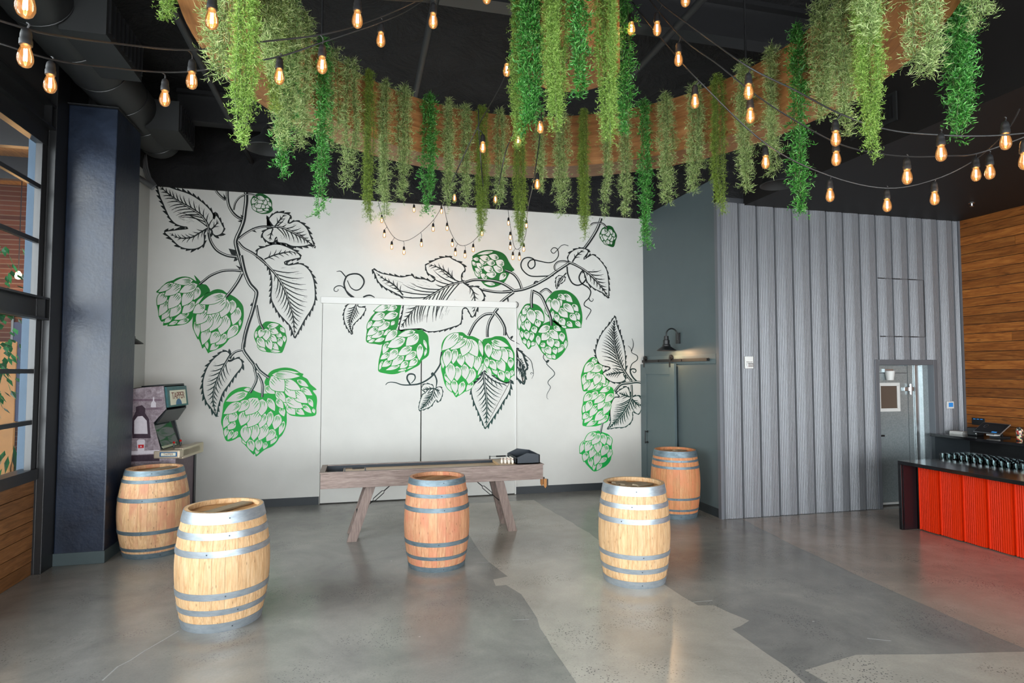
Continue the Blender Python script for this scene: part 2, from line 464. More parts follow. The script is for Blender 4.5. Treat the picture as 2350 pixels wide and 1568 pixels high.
# --- plank wall on the right
wall_right = st(MB().box(XR + .02, YF, 0, XR + .2, YM + .1, ZC).build('wall_right', M['matte_black']), 'wall of horizontal cedar planks behind the bar')
rp = random.Random(11); ph = .1385; z = 1.09 - 4 * ph; plank_me = {}
while z < ZM:
    y = YM - .03; first = rp.uniform(.7, 2.6)
    while y > 2.0:
        L = first if first else rp.choice((1.8, 2.4, 2.4, 3.0)); first = 0
        y0 = max(2.0, y - L); key = round(y - y0, 2)
        if key not in plank_me:
            bb = MB(); bb.box(-.022, -(y - y0) / 2 + .0025, .004, 0, (y - y0) / 2 - .0025, ph - .004)
            plank_me[key] = bb.mesh('plank', M['cedar_plank'])
        o = link(bpy.data.objects.new('plank', plank_me[key]), wall_right)
        o.location = (XR + .018 - rp.uniform(0, .004), (y + y0) / 2, z); y = y0
    z += ph
st(MB().box(XR, YF, 0, XR + .02, 2.0, ZC).build('wall_right_front', M['left_grey']))

# --- roof deck, soffit on the right, beams
ceiling = st(MB().box(-3.6, YF, ZC, XR + .3, YW + .3, ZC + .15).build('ceiling', M['ceiling_black']), 'black roof deck')
st(MB().box(5.31, YF, ZM, XR + .05, YM + .1, ZC).build('ceiling_soffit', M['soffit_black']), 'low black soffit over the bar')
st(MB().box(XS, YM, ZM + .1, 5.33, YM + .1, ZC).build('wall_metal_upper', M['ceiling_black']))
for y in (2.4, 5.2, 8.7):
    b = MB(); b.box(-2.35, y - .09, ZC - .05, 5.3, y + .09, ZC); b.box(-2.35, y - .012, ZC - .38, 5.3, y + .012, ZC - .05); b.box(-2.35, y - .09, ZC - .42, 5.3, y + .09, ZC - .38)
    st(b.build('ceiling_beam', M['steel_black']))
for x in (-1.6, .6, 2.8):
    st(MB().tube([(x, YF, ZC - .55), (x, YW - .1, ZC - .55)], .035, 10).build('ceiling_pipe', M['duct_black'], smooth=True))

# --- left wall beyond the column
st(MB().box(-3.2, 8.15, 0, -2.99, YW + .1, 4.9).build('wall_left', M['left_grey']), 'light grey wall between the navy column and the mural wall')
st(MB().box(-3.2, 8.15, 4.9, -2.99, YW + .1, ZC).build('wall_left_upper', M['ceiling_black']))

# --- navy column
c = empty('column', (-2.835, 7.79, 0), kind='structure'); c['label'] = 'navy painted column with a grey base'
MB().box(-.235, -.37, 0, .235, .37, 4.93).build('shaft', M['column_navy'], c, bevel=.012)
MB().box(-.243, -.378, 0, .243, .378, .13).build('base_band', M['base_grey'], c, bevel=.004)
MB().box(-.27, -.4, 4.93, .25, .4, 4.94).build('cap', M['matte_black'], c)

# --- glazed left side: cladding, steel frame, panes
wl = st(MB().box(XL - .12, YF, 0, XL - .02, 7.18, .95).build('wall_window_side', M['matte_black']), 'low oak-clad wall under the left windows')
z = 0.0; rp = random.Random(5); rows = 7; ph2 = .95 / rows
for k in range(rows):
    y = 7.17; first = rp.uniform(.8, 2.2)
    while y > -1:
        L = first or 2.4; first = 0; y0 = y - L
        bb = MB(); bb.box(-.022, -L / 2 + .0015, .003, 0, L / 2 - .0015, ph2 - .004)
        o = bb.build('plank', M['oak_clad'], wl); o.location = (XL - rp.uniform(0, .003), (y + y0) / 2, k * ph2); y = y0
win = empty('window_1', (XL, 3.0, .95), kind='structure'); win['label'] = 'black steel framed windows on the left'
def wb(name, *a, mt='steel_black'):
    x0, y0, z0, x1, y1, z1 = a
    return MB().box(x0 - XL, y0 - 3.0, z0 - .95, x1 - XL, y1 - 3.0, z1 - .95).build(name, M[mt], win, bevel=.002)
wb('sill', XL - .12, YF, .95, XL + .03, 7.16, 1.06)
ys = [7.15, 5.85, 4.55, 3.25, 1.95, .65, -.65, -1.95, -3.25]
for k, y in enumerate(ys): wb('mullion', XL - .05, y - .09, 1.0, XL + .01, y, 4.56)
for z0 in (1.53, 2.04, 3.355, 3.913): wb('muntin', XL - .035, YF, z0 - .022, XL + .005, 7.1, z0 + .022)
wb('header', XL - .06, YF, 4.36, XL + .02, 7.12, 4.54)
for ya, yb in zip(ys[1:], ys):
    for za, zb in ((1.06, 2.57), (2.78, 4.4)):
        p = MB(); p.poly([(-.02, ya - 3.0, za - .95), (-.02, yb - .09 - 3.0, za - .95), (-.02, yb - .09 - 3.0, zb - .95), (-.02, ya - 3.0, zb - .95)]); po = p.build('pane', M['window_glass'], win)
        if po.data.polygons[0].normal.x < 0: po.data.flip_normals()
# steel channels across the window wall
for z0, z1 in ((2.56, 2.79), (4.54, 4.79)):
    bm_ = MB(); bm_.box(XL - .02, YF, z0, XL + .0, 7.33, z1); bm_.box(XL - .02, YF, z0, XL + .075, 7.33, z0 + .02); bm_.box(XL - .02, YF, z1 - .02, XL + .075, 7.33, z1)
    g = st(bm_.build('steel_channel', M['steel_black']), None)
    for dz in (.07, z1 - z0 - .07):
        MB().tube([(XL, 7.12, z0 + dz), (XL + .03, 7.12, z0 + dz)], .017, 6).build('bolt', M['metal_trim'], g)
    MB().box(XL, 7.08, z0 + .02, XL + .07, 7.095, z1 - .02).build('stiffener', M['steel_black'], g)
st(MB().box(-3.4, YF, 4.79, XL + .02, 7.4, ZC).build('wall_window_upper', M['matte_black']))
st(MB().box(XL - .02, 7.17, 0, -3.07, 7.44, ZC).box(XL - .05, 7.165, 0, XL + .02, 7.3, ZC).build('steel_post', M['steel_black'], bevel=.004), 'black steel post between the windows and the navy column')
st(MB().box(-3.29, 7.44, 0, XL - .02, 8.2, ZC).build('wall_corner', M['matte_black']))
# --- glazed front behind the photographer (posts, rails and low base only)
b = MB(); b.box(XL - .1, YF - .1, 0, XR + .1, YF, .25); b.box(XL - .1, YF - .1, 3.5, XR + .1, YF, ZC + .1)
st(b.build('wall_front', M['matte_black']))
fw_ = empty('window_2', (3, YF, .25), kind='structure'); fw_['label'] = 'glazed front behind the photographer'
for k in range(8):
    x = XL + k * (XR - XL) / 7 - 3; MB().box(x - .05, -.06, 0, x + .05, .02, 3.25).build('mullion', M['steel_black'], fw_)
for z0 in (1.1, 2.2): MB().box(XL - 3, -.05, z0, XR - 3, .01, z0 + .05).build('rail', M['steel_black'], fw_)
# ================================================================== painted hop vines on the white wall
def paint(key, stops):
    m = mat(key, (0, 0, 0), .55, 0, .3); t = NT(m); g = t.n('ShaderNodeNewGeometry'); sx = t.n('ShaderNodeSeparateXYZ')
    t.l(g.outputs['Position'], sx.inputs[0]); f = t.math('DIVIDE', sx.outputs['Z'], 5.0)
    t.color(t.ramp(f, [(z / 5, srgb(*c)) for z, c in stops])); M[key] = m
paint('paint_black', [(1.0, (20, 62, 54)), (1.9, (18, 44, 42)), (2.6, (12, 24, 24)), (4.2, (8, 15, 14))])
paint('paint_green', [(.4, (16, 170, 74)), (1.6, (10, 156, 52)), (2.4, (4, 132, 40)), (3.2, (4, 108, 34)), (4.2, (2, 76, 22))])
ZR = {'R1': (350, 410, 7.84), 'R2': (480, 420, 7.838), 'R3': (530, 540, 5.6), 'R4': (350, 620, 7.84), 'R5': (450, 780, 5.6), 'R6': (760, 560, 6.533),
      'S1': (960, 560, 7.129), 'S2': (830, 690, 8.711), 'S3': (870, 720, 5.6), 'S4': (1160, 500, 5.807), 'S5': (1170, 650, 5.6), 'S6': (1320, 720, 4.235), 'P': (0, 0, 1)}
def pp(s, z):
    x0, y0, k = ZR[z]
    return [(x0 + float(a.split(',')[0]) / k, y0 + float(a.split(',')[1]) / k) for a in s.split()]
def wall_pt(p, eps):
    q = on_y(p[0], p[1], YW); return (q.x, YW - .0055 - eps, q.z)
def crom(P, n=6, closed=False):
    N = len(P); out = []
    for i in range(N if closed else N - 1):
        g = (lambda k: P[k % N]) if closed else (lambda k: P[max(0, min(N - 1, k))])
        a, b, c, d = g(i - 1), g(i), g(i + 1), g(i + 2)
        for k in range(n):
            t = k / n
            out.append(tuple(.5 * (2 * b[j] + (c[j] - a[j]) * t + (2 * a[j] - 5 * b[j] + 4 * c[j] - d[j]) * t * t + (3 * b[j] - a[j] - 3 * c[j] + d[j]) * t ** 3) for j in (0, 1)))
    if not closed: out.append(P[-1])
    return out
def resample(P, step, closed=False):
    Q = P + [P[0]] if closed else P
    out = []; acc = 0.0; nxt = 0.0
    for a, b in zip(Q, Q[1:]):
        L = math.dist(a, b)
        while L > 0 and nxt <= acc + L:
            t = (nxt - acc) / L; out.append((a[0] + (b[0] - a[0]) * t, a[1] + (b[1] - a[1]) * t)); nxt += step
        acc += L
    return out
def area(P): return sum(a[0] * b[1] - b[0] * a[1] for a, b in zip(P, P[1:] + P[:1])) / 2
def normals(P, closed=True):
    n = len(P); out = []
    for i in range(n):
        a, b = (P[i - 1], P[(i + 1) % n]) if closed else (P[max(i - 1, 0)], P[min(i + 1, n - 1)])
        dx, dy = b[0] - a[0], b[1] - a[1]; L = math.hypot(dx, dy) or 1
        out.append((dy / L, -dx / L))
    return out
class Ink:
    def __init__(s): s.b = MB(); s.e = 0.0
    def fill(s, P, mi, lift=.00025):
        s.e += lift; s.b.poly([wall_pt(p, s.e) for p in P], mi)
    def stroke(s, P, w, mi=0, taper=(1, 1), lift=.00012, off=0.0):
        """taper: width factor at the start and the end"""
        s.e += lift; n = len(P); N = normals(P, False); A, B = [], []
        for i, (p, q) in enumerate(zip(P, N)):
            t = i / max(1, n - 1)
            f = 1.0
            if taper[0] < 1: f *= taper[0] + (1 - taper[0]) * min(1, t * 2.2)
            if taper[1] < 1: f *= taper[1] + (1 - taper[1]) * min(1, (1 - t) * 2.2)
            h = w * f / 2
            A.append(wall_pt((p[0] + q[0] * (h + off), p[1] + q[1] * (h + off)), s.e)); B.append(wall_pt((p[0] - q[0] * (h - off), p[1] - q[1] * (h - off)), s.e))
        s.b.quad_strip(A, B, False, mi)
    def build(s, name, parent):
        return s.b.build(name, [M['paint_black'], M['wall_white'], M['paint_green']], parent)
inkr = random.Random(21)
def teardrop(b, t, w):
    dx, dy = t[0] - b[0], t[1] - b[1]; L = math.hypot(dx, dy); ux, uy = dx / L, dy / L; nx, ny = -uy, ux
    R, Lf = [], []
    for k in range(9):
        u = k / 8
        h = w / 2 * (math.sin(math.pi / 2 * u / .42) ** .7 if u < .42 else math.cos(math.pi / 2 * (u - .42) / .58) ** .95) if 0 < k < 8 else 0
        c = (b[0] + dx * u, b[1] + dy * u)
        R.append((c[0] + nx * h, c[1] + ny * h)); Lf.append((c[0] - nx * h, c[1] - ny * h))
    return R + Lf[-2:0:-1], (ux, uy, nx, ny, L)
def cone(par, z, outline, bracts):
    k = Ink(); out = crom(pp(outline, z), 3, True); k.fill(out, 2)
    s = ZR[z][2]; x0, y0 = ZR[z][:2]
    for it in reversed(bracts.split()):
        a = [float(v) for v in it.split(',')]
        b, t, w = (x0 + a[0] / s, y0 + a[1] / s), (x0 + a[2] / s, y0 + a[3] / s), a[4] / s
        w = w * 1.34 + 1.2; dx, dy = t[0] - b[0], t[1] - b[1]; L0 = math.hypot(dx, dy); b = (b[0] - dx * .10, b[1] - dy * .10); t = (t[0] + dx / L0 * 1.0, t[1] + dy / L0 * 1.0)
        e = 1.45
        bo, to = (b[0] - dx / L0 * e, b[1] - dy / L0 * e), (t[0] + dx / L0 * e * 1.7, t[1] + dy / L0 * e * 1.7)
        k.fill(teardrop(bo, to, w + e * 2)[0], 2, .00002)
        poly, (ux, uy, nx, ny, L) = teardrop(b, t, w)
        k.fill(poly, 1, .00002)
        if w > 5:
            nh = 2 if w < 11 else 4
            for j in range(nh):
                o = (j + .5) / nh - .5; o = o * w * .6 + inkr.uniform(-.5, .5)
                u0 = .10 + abs(o / w) * .25; u1 = u0 + inkr.uniform(.2, .42)
                p = [(b[0] + ux * L * u + nx * o * (1 + (u - .3) * .2), b[1] + uy * L * u + ny * o) for u in (u0, (u0 + u1) / 2, u1)]
                k.stroke(p, min(1.6, w * .12), 2, (1, .15), .00001)
    return k.build('hop_cone', par)
def hit(P, o, d):
    best = 1e9
    for a, b in zip(P, P[1:] + P[:1]):
        ex, ey = b[0] - a[0], b[1] - a[1]; det = d[0] * -ey + d[1] * ex
        if abs(det) < 1e-9: continue
        rx, ry = a[0] - o[0], a[1] - o[1]
        t = (rx * -ey + ry * ex) / det; u = (d[0] * ry - d[1] * rx) / det
        if t > .5 and 0 <= u <= 1: best = min(best, t)
    return best
def leaf(par, z, outline, ribs, inset=3.0, tooth=4.6, step=3.2, vein=12.0, dark=False):
    k = Ink(); base = resample(crom(pp(outline, z), 8, True), step, True)
    if area(base) < 0: base = [base[0]] + base[:0:-1]
    N = normals(base); n = len(base); outp, inn = [], []; trnd = [inkr.uniform(.45, 1.5) for _ in range(n // 4 + 2)]
    for i, (p, q) in enumerate(zip(base, N)):
        ph = i % 4; first = i < n / 2
        amp = tooth * ((0, .33, .67, 1.0)[ph] if not first else (1.0, .67, .33, 0)[ph]) * trnd[i // 4]
        tg = (-q[1], q[0]); sk = (-1 if first else 1) * amp * .95
        outp.append((p[0] + q[0] * amp + tg[0] * sk, p[1] + q[1] * amp + tg[1] * sk))
        inn.append((p[0] - q[0] * inset * .8, p[1] - q[1] * inset * .8))
    k.fill(outp, 0)
    k.fill(inn, 1)
    for ri, r in enumerate(ribs):
        R = resample(crom(pp(r, z), 6), 2.0); big = ri == 0
        L = len(R)
        ns = max(2, int(L * 2.0 / vein))
        for j in range(1, ns + 1):
            i = int(L * j / (ns + 1)); p = R[i]; q = R[min(i + 4, L - 1)]
            ang = math.atan2(q[1] - p[1], q[0] - p[0])
            for sd in (-1, 1):
                a = ang + sd * math.radians(56 - 14 * j / ns) ; d = (math.cos(a), math.sin(a))
                h = hit(inn, p, d)
                if h > 300: continue
                ln = h * (.80 if big else .62)
                if not big: ln = min(ln, 16)
                bend = sd * -.16
                pts = [(p[0] + d[0] * ln * u - d[1] * bend * ln * math.sin(u * 2.2), p[1] + d[1] * ln * u + d[0] * bend * ln * math.sin(u * 2.2)) for u in (0, .2, .4, .6, .8, 1)]
                k.stroke(pts, 2.5 if big else 1.9, 0, (1, .2), .00001)
                if ln > 10:
                    for hh in range(3 if big else 1):
                        u = inkr.uniform(.35, .8); e = inkr.uniform(-.35, .35) * vein; l2 = ln * inkr.uniform(.10, .2)
                        s0 = (p[0] + d[0] * ln * u - d[1] * e, p[1] + d[1] * ln * u + d[0] * e)
                        k.stroke([s0, (s0[0] + d[0] * l2, s0[1] + d[1] * l2)], 1.2, 0, (.4, .2), .00001)
        k.stroke(R, 5.4 if big else 3.2, 0, (1, .25), .0001)
        if big: k.stroke(R[:int(L * .8)], 1.1, 1, (1, .3), .0001, .5)
    return k.build('leaf', par)
def stems(par, items, name='stem'):
    for i, (z, s, w) in enumerate(items):
        k = Ink(); k.e = .0004 + i * .00007
        P = resample(crom(pp(s, z), 8), 2.0); w = w / ZR[z][2] * 1.12
        k.stroke(P, w, 0, (1, 1), .00003)
        if w > 3: k.stroke(P, w * .26, 1, (1, .5), .00003, w * -.13)
        k.build(name, par)
def tendrils(par, items):
    for i, (z, s, w) in enumerate(items):
        k = Ink(); k.e = .0003 + i * .00003
        P = resample(crom(pp(s, z), 8), 1.5); k.stroke(P, w / ZR[z][2] * 1.15, 0, (1, .45), .00006); k.build('tendril', par)
def thorns(par, items):
    for z, s in items:
        k = Ink(); k.e = .002; k.fill(pp(s, z), 0, .00006); k.build('thorn', par)
def vine(x, label):
    return empty('painted_hop_vine', (0, 0, 0), 0, label, 'mural', 'hop vines painted on the white wall')

v1 = vine(0, 'tall hop vine painted on the left third of the white wall')
stems(v1, [('R2', '660,92 668,300 645,500 620,680 560,850 500,980 480,1080 520,1250 580,1450 625,1600', 66), ('R3', '130,260 180,480 240,620 300,690 330,740 310,850 270,1000 220,1150 180,1300 160,1450', 44),
 ('R5', '620,0 605,120 680,240 740,320 765,400', 38), ('R5', '600,130 500,160 420,240', 26), ('R5', '760,310 820,400 940,490', 34), ('R5', '750,380 775,520 690,690', 30), ('R5', '785,430 850,560 850,740', 30),
 ('R2', '330,75 330,260 360,420 430,540 520,620 610,660', 46), ('R2', '90,55 150,180 300,320', 36), ('R2', '640,215 540,270 470,370 440,500', 30), ('R2', '640,210 740,205 830,230 860,270', 28),
 ('R1', '1520,1410 1340,1385 1160,1290 1050,1130 1010,960', 46), ('R2', '530,1010 640,920 800,830 950,790 1120,790', 38), ('R2', '520,1060 620,1170 780,1260 900,1350', 40),
 ('R4', '1600,20 1450,5 1250,20 1050,100 930,190 830,270', 40), ('R4', '1610,60 1540,200 1430,360 1320,490', 50), ('R3', '330,900 350,1020 380,1140 420,1210', 28)])
thorns(v1, [('R2', '350,1180 480,1210 490,1310 400,1290'), ('R2', '440,1415 465,1340 520,1370 500,1400'), ('R2', '475,1480 570,1520 560,1570'), ('R2', '510,690 610,655 580,715'), ('R2', '565,570 625,605 590,650'), ('R2', '258,190 305,270 300,325 270,300'), ('R2', '790,800 770,840 740,860'), ('R2', '860,895 820,850 770,870'), ('R3', '245,905 275,860 280,915')])
leaf(v1, 'R1', '85,95 230,115 420,185 600,240 750,310 920,430 1050,560 1105,660 1100,735 1140,650 1210,720 1270,840 1298,900 1250,1000 1150,1040 1080,1000 1060,930 1000,900 940,980 945,1100 920,1200 800,1270 640,1280 480,1230 330,1090 210,960 400,920 530,905 640,890 520,870 400,820 300,710 230,570 180,450 120,310',
 ['1010,960 1000,850 940,740 850,640 650,510 500,430 330,310 130,140', '980,900 850,980 700,1060 480,1070 300,980', '1040,930 1120,860 1200,760'])
leaf(v1, 'R2', '1905,1160 1830,950 1760,800 1640,700 1540,680 1425,720 1470,590 1330,530 1200,530 1110,590 1065,660 1120,750 1150,800 1060,820 970,880 950,960 1000,1030 1080,1080 1170,1075 1210,980 1230,1075 1370,1100 1500,1150 1700,1150 1830,1120',
 ['1120,790 1300,800 1500,890 1700,1000 1890,1140', '1180,790 1280,660 1370,560', '1150,820 1110,940 1090,1050'])
leaf(v1, 'R3', '820,1315 900,1190 960,1080 1050,940 1090,800 1070,570 1000,430 890,362 740,378 692,350 800,318 900,290 860,220 760,160 640,115 540,112 420,150 345,180 332,260 400,310 470,400 510,520 520,640 510,800 545,900 610,1010 690,1100 760,1180',
 ['330,270 480,400 600,540 690,700 760,900 800,1050 820,1290', '430,310 580,250 760,215 860,240'])
leaf(v1, 'R5', '260,970 300,830 350,690 420,590 510,460 590,360 600,290 560,235 500,240 440,272 405,255 440,190 400,145 330,150 290,180 230,230 170,300 130,370 95,470 80,560 90,700 130,810 170,860',
 ['410,250 330,390 270,530 230,660 220,800 255,950'])
cone(v1, 'R4', '65,395 130,340 180,290 260,220 370,185 430,150 520,122 600,118 680,135 740,170 790,195 750,90 850,190 900,250 975,270 1040,380 960,430 900,480 800,560 745,700 730,790 715,870 640,950 540,985 400,1005 265,1010 290,980 190,1000 215,920 165,930 120,850 95,700 72,560 85,480 125,425',
 '700,190,390,225,90 350,250,110,395,70 490,270,225,455,130 780,270,490,400,110 230,430,95,625,120 480,440,290,690,150 700,390,540,640,140 820,330,750,530,110 270,560,125,820,110 490,640,320,840,120 740,590,540,780,120 310,700,170,890,90 640,790,400,890,70 340,850,215,950,60 640,890,450,970,60 440,930,300,980,40')
cone(v1, 'R4', '735,780 770,690 830,600 900,500 960,420 1040,390 1100,360 1180,345 1270,365 1330,410 1400,440 1490,490 1570,560 1630,650 1645,780 1635,900 1600,1040 1520,1165 1400,1225 1330,1310 1240,1390 1130,1440 1030,1480 1000,1495 940,1380 900,1415 870,1330 830,1240 815,1250 760,1130 720,1020 725,880',
 '1280,455,860,610,120 930,640,735,770,120 1290,520,985,790,180 1340,560,1240,850,150 1440,560,1420,780,110 960,750,795,970,150 1040,830,880,1110,150 1190,790,1040,1100,170 1320,840,1230,1160,170 1540,700,1450,980,130 1000,1040,900,1340,120 1180,1130,1050,1320,130 1310,1170,1150,1340,120 1520,1010,1340,1230,110 790,930,820,1200,80 1180,1320,1040,1440,80 970,1290,990,1420,40 1580,900,1570,1000,28')
cone(v1, 'R3', '400,1150 440,1115 500,1108 600,1130 660,1170 695,1240 720,1330 700,1410 670,1490 640,1515 540,1510 470,1505 400,1480 350,1420 310,1350 295,1290 315,1220 360,1160',
 '405,1215,370,1310,60 450,1215,455,1350,82 480,1175,610,1150,46 500,1210,610,1260,58 350,1330,435,1440,66 470,1345,520,1470,62 500,1295,590,1365,56 590,1275,655,1300,40 620,1330,645,1430,52 530,1395,610,1470,48 640,1190,690,1250,32 685,1300,690,1370,30 350,1425,450,1490,30 520,1485,630,1497,22 330,1240,318,1320,26')
cone(v1, 'R2', '790,240 850,200 920,183 990,205 1060,250 1120,310 1135,380 1130,430 1145,490 1080,545 1000,560 940,558 870,535 800,490 760,410 745,330 765,280',
 '880,255,1000,295,45 840,285,775,370,62 865,305,965,360,50 860,360,915,450,90 975,320,1030,385,58 920,380,1000,450,66 790,400,840,500,42 840,465,960,495,50 1010,400,1075,445,38 1060,350,1115,420,40 990,462,1070,490,32 890,522,1035,522,20 1020,285,1075,325,32')
cone(v1, 'R5', '930,440 970,400 1030,375 1120,358 1200,362 1280,385 1340,425 1380,440 1370,470 1430,505 1470,570 1550,640 1500,655 1545,720 1555,790 1545,880 1535,970 1410,990 1290,985 1200,965 1170,900 1165,820 1100,770 1020,720 960,660 900,590 880,540',
 '1010,450,1330,468,66 1080,408,1320,424,26 980,490,1130,660,150 1130,535,1340,640,86 1150,595,1280,750,86 1260,675,1430,810,96 1170,765,1370,870,96 1360,630,1490,710,56 1310,525,1440,600,46 1180,855,1270,960,76 1290,895,1390,960,52 1380,845,1480,940,46 1450,765,1500,860,42 1040,675,1150,800,76 900,605,1010,690,66 1505,890,1520,940,26')
cone(v1, 'R5', '355,820 400,730 450,670 530,625 620,605 700,620 760,660 850,690 950,690 1040,720 1110,790 1160,880 1165,980 1165,1060 1150,1130 1110,1220 1070,1260 1040,1310 980,1370 880,1415 775,1500 760,1460 735,1475 660,1390 600,1320 565,1250 480,1290 400,1305 365,1250 345,1140 322,1060 335,960 345,890',
 '640,690,390,790,76 560,825,360,950,86 660,790,550,920,86 780,770,640,960,140 850,780,840,970,104 930,765,1010,910,66 1040,775,1120,880,56 510,945,430,1050,84 430,970,355,1130,66 640,935,580,1100,100 800,910,670,1120,130 885,965,820,1130,76 960,935,930,1120,66 1060,975,1010,1150,84 1090,880,1130,980,54 490,1055,415,1150,76 640,1115,640,1310,100 760,1095,740,1290,94 900,1105,810,1290,94 1000,1165,910,1300,84 690,1295,730,1430,72 810,1285,800,1420,72 1125,1060,1070,1220,46 1030,1235,960,1340,46 400,1140,375,1240,40 470,1175,410,1280,46 530,1185,470,1270,36 900,1325,870,1400,44 600,1275,640,1340,32 790,1405,780,1470,36 700,640,620,640,30')

v2 = vine(0, 'branching hop vine painted across the doors and the middle of the white wall')
stems(v2, [('S4', '1275,5 1220,150 1130,300 1050,410', 36), ('S4', '860,595 700,700 560,800 400,890 250,950 110,975 -40,990', 34),
 ('S1', '1560,772 1420,790 1250,785 1050,750', 38), ('S1', '1560,762 1400,660 1250,610 1050,590 900,592 760,630', 40), ('S1', '1690,730 1640,600 1550,490 1410,430', 38), ('S1', '1560,790 1450,870 1330,970', 44),
 ('S1', '1300,1050 1240,1130', 44), ('S1', '1240,1140 1080,1160 930,1290 820,1500', 40), ('S1', '1230,1150 1160,1270 1130,1400 1130,1540', 40), ('S1', '1250,1120 1340,1230 1410,1370 1415,1500', 44),
 ('S4', '360,960 345,1080 350,1210', 34), ('S4', '370,980 470,1040 540,1180 600,1330 610,1450', 34), ('S4', '460,1000 540,950 620,1010', 26), ('S4', '690,700 660,690 655,640 700,590 780,580 850,600', 22), ('S4', '1135,100 1170,75 1250,70 1310,90 1355,150', 22)])
tendrils(v2, [('S4', '640,770 500,780 330,775 230,700 205,620 240,550 310,530 380,560 390,640 340,680 300,640 310,590 360,560 460,580 580,600 660,570 705,500 690,420 640,400 605,440 640,475 690,430 740,375 790,360 845,380', 14),
 ('S4', '820,650 830,750 880,860 950,900 1020,880 1070,820 1060,760 1030,710 1000,740 980,800 1010,870 1100,930 1135,990 1110,1070 1060,1120 1050,1170 1130,1220 1130,1260 1080,1340 1080,1365', 16), ('S4', '1110,1060 1120,1100 1150,1115 1170,1090 1155,1075', 9),
 ('S4', '810,735 760,790', 14), ('S4', '370,920 390,860 420,850 460,870', 18), ('S5', '440,910 430,960 470,1020 480,1050 560,1130 570,1180 500,1250 490,1290 520,1340 480,1420 475,1470 495,1495', 8), ('S5', '470,1015 490,1000 505,985', 26),
 ('S5', '200,930 270,1000 295,1100 300,1180 275,1235', 7), ('S5', '300,1160 275,1150 265,1165 285,1180', 6), ('S5', '78,320 102,300 105,260 80,240 65,255', 8),
 ('S3', '805,490 790,580 780,660 700,780 620,850 520,900 420,915 300,915 200,885 120,885 80,920', 18), ('S3', '400,910 360,840 370,790 410,775 455,790 460,840 410,900', 18), ('S3', '710,780 740,860 730,960', 16), ('S3', '700,775 660,785', 40), ('S3', '1630,230 1660,300 1700,340 1740,360 1810,400', 10), ('S3', '1690,320 1720,285', 24),
 ('R6', '230,510 190,460 140,410 80,415', 14), ('R6', '220,700 195,620 200,560 240,480 330,450 420,460 480,520 490,590 440,670 370,695 300,660 260,590 240,540', 20), ('R6', '340,810 260,750 210,680', 30), ('R6', '200,670 160,635 100,630 50,660 45,700 80,715 110,690 95,680', 12), ('R6', '480,800 540,775 600,775 660,810', 20), ('S1', '1460,880 1470,960', 20)])
cone(v2, 'S2', '230,205 340,140 460,72 580,85 720,90 790,90 760,230 740,400 700,560 560,700 470,760 405,880 270,870 130,850 85,800 90,700 105,570 95,540 120,440 190,320 260,240',
 '540,110,260,210,90 690,130,480,180,80 440,275,210,380,110 700,265,440,360,100 440,405,210,510,90 540,445,320,600,100 195,420,115,560,56 300,555,115,690,92 420,625,200,740,92 190,705,115,790,56 440,765,260,820,50 250,785,140,830,36 570,595,440,690,54 650,420,590,490,46')
cone(v2, 'S2', '470,760 560,690 700,600 860,590 1000,600 1150,560 1270,640 1330,720 1340,860 1355,960 1340,1080 1290,1140 1200,1200 1150,1290 1000,1370 870,1440 860,1400 720,1460 600,1475 480,1460 340,1420 330,1320 345,1180 390,1000 410,880',
 '690,615,470,810,110 1040,625,730,710,84 840,775,520,930,140 1110,690,890,900,150 520,855,430,1060,84 540,1055,380,1170,74 700,995,520,1200,122 980,945,730,1090,112 1070,1035,870,1190,104 1170,895,1150,1190,92 580,1205,410,1320,84 820,1115,600,1300,112 1100,1175,950,1310,92 910,1235,770,1350,84 740,1305,490,1390,50 410,1225,355,1380,40 1245,800,1300,960,36 1290,985,1260,1100,28 880,1372,730,1410,26 1110,1245,910,1370,26')
cone(v2, 'S3', '800,470 805,390 840,320 900,270 980,245 1070,240 1130,285 1200,290 1290,335 1330,380 1345,500 1340,640 1290,800 1240,870 1190,930 1080,1020 1020,1055 985,1075 940,1010 880,970 840,900 810,780 795,700 810,560',
 '1000,270,810,470,100 1060,300,870,400,54 1110,330,920,460,72 1140,345,1070,540,104 1150,345,1260,550,112 890,475,860,680,84 980,465,950,640,64 1040,530,1060,670,72 1130,470,1190,700,94 1250,555,1260,730,80 830,530,820,700,42 910,650,930,870,92 1000,690,1000,860,82 1090,665,1110,840,82 1190,715,1150,900,100 860,770,910,900,52 960,865,980,1020,62 1080,885,1030,1040,62 1305,560,1275,680,36 1290,355,1330,540,36 1330,650,1270,790,26 870,885,930,1000,36 1200,885,1120,990,44 1010,955,985,1050,30')
cone(v2, 'S3', '1330,340 1440,310 1500,290 1580,295 1640,330 1700,430 1740,520 1745,640 1730,760 1690,830 1640,890 1560,860 1460,780 1390,700 1350,600 1330,480',
 '1400,395,1410,560,70 1460,355,1660,420,54 1460,380,1550,460,62 1480,465,1540,600,104 1580,445,1640,630,76 1380,575,1390,690,46 1430,605,1500,720,64 1530,595,1610,740,84 1640,465,1720,570,54 1690,585,1690,700,54 1550,745,1600,860,64 1640,745,1670,840,46 1460,705,1530,790,36 1710,735,1700,800,36 1390,705,1440,800,36')
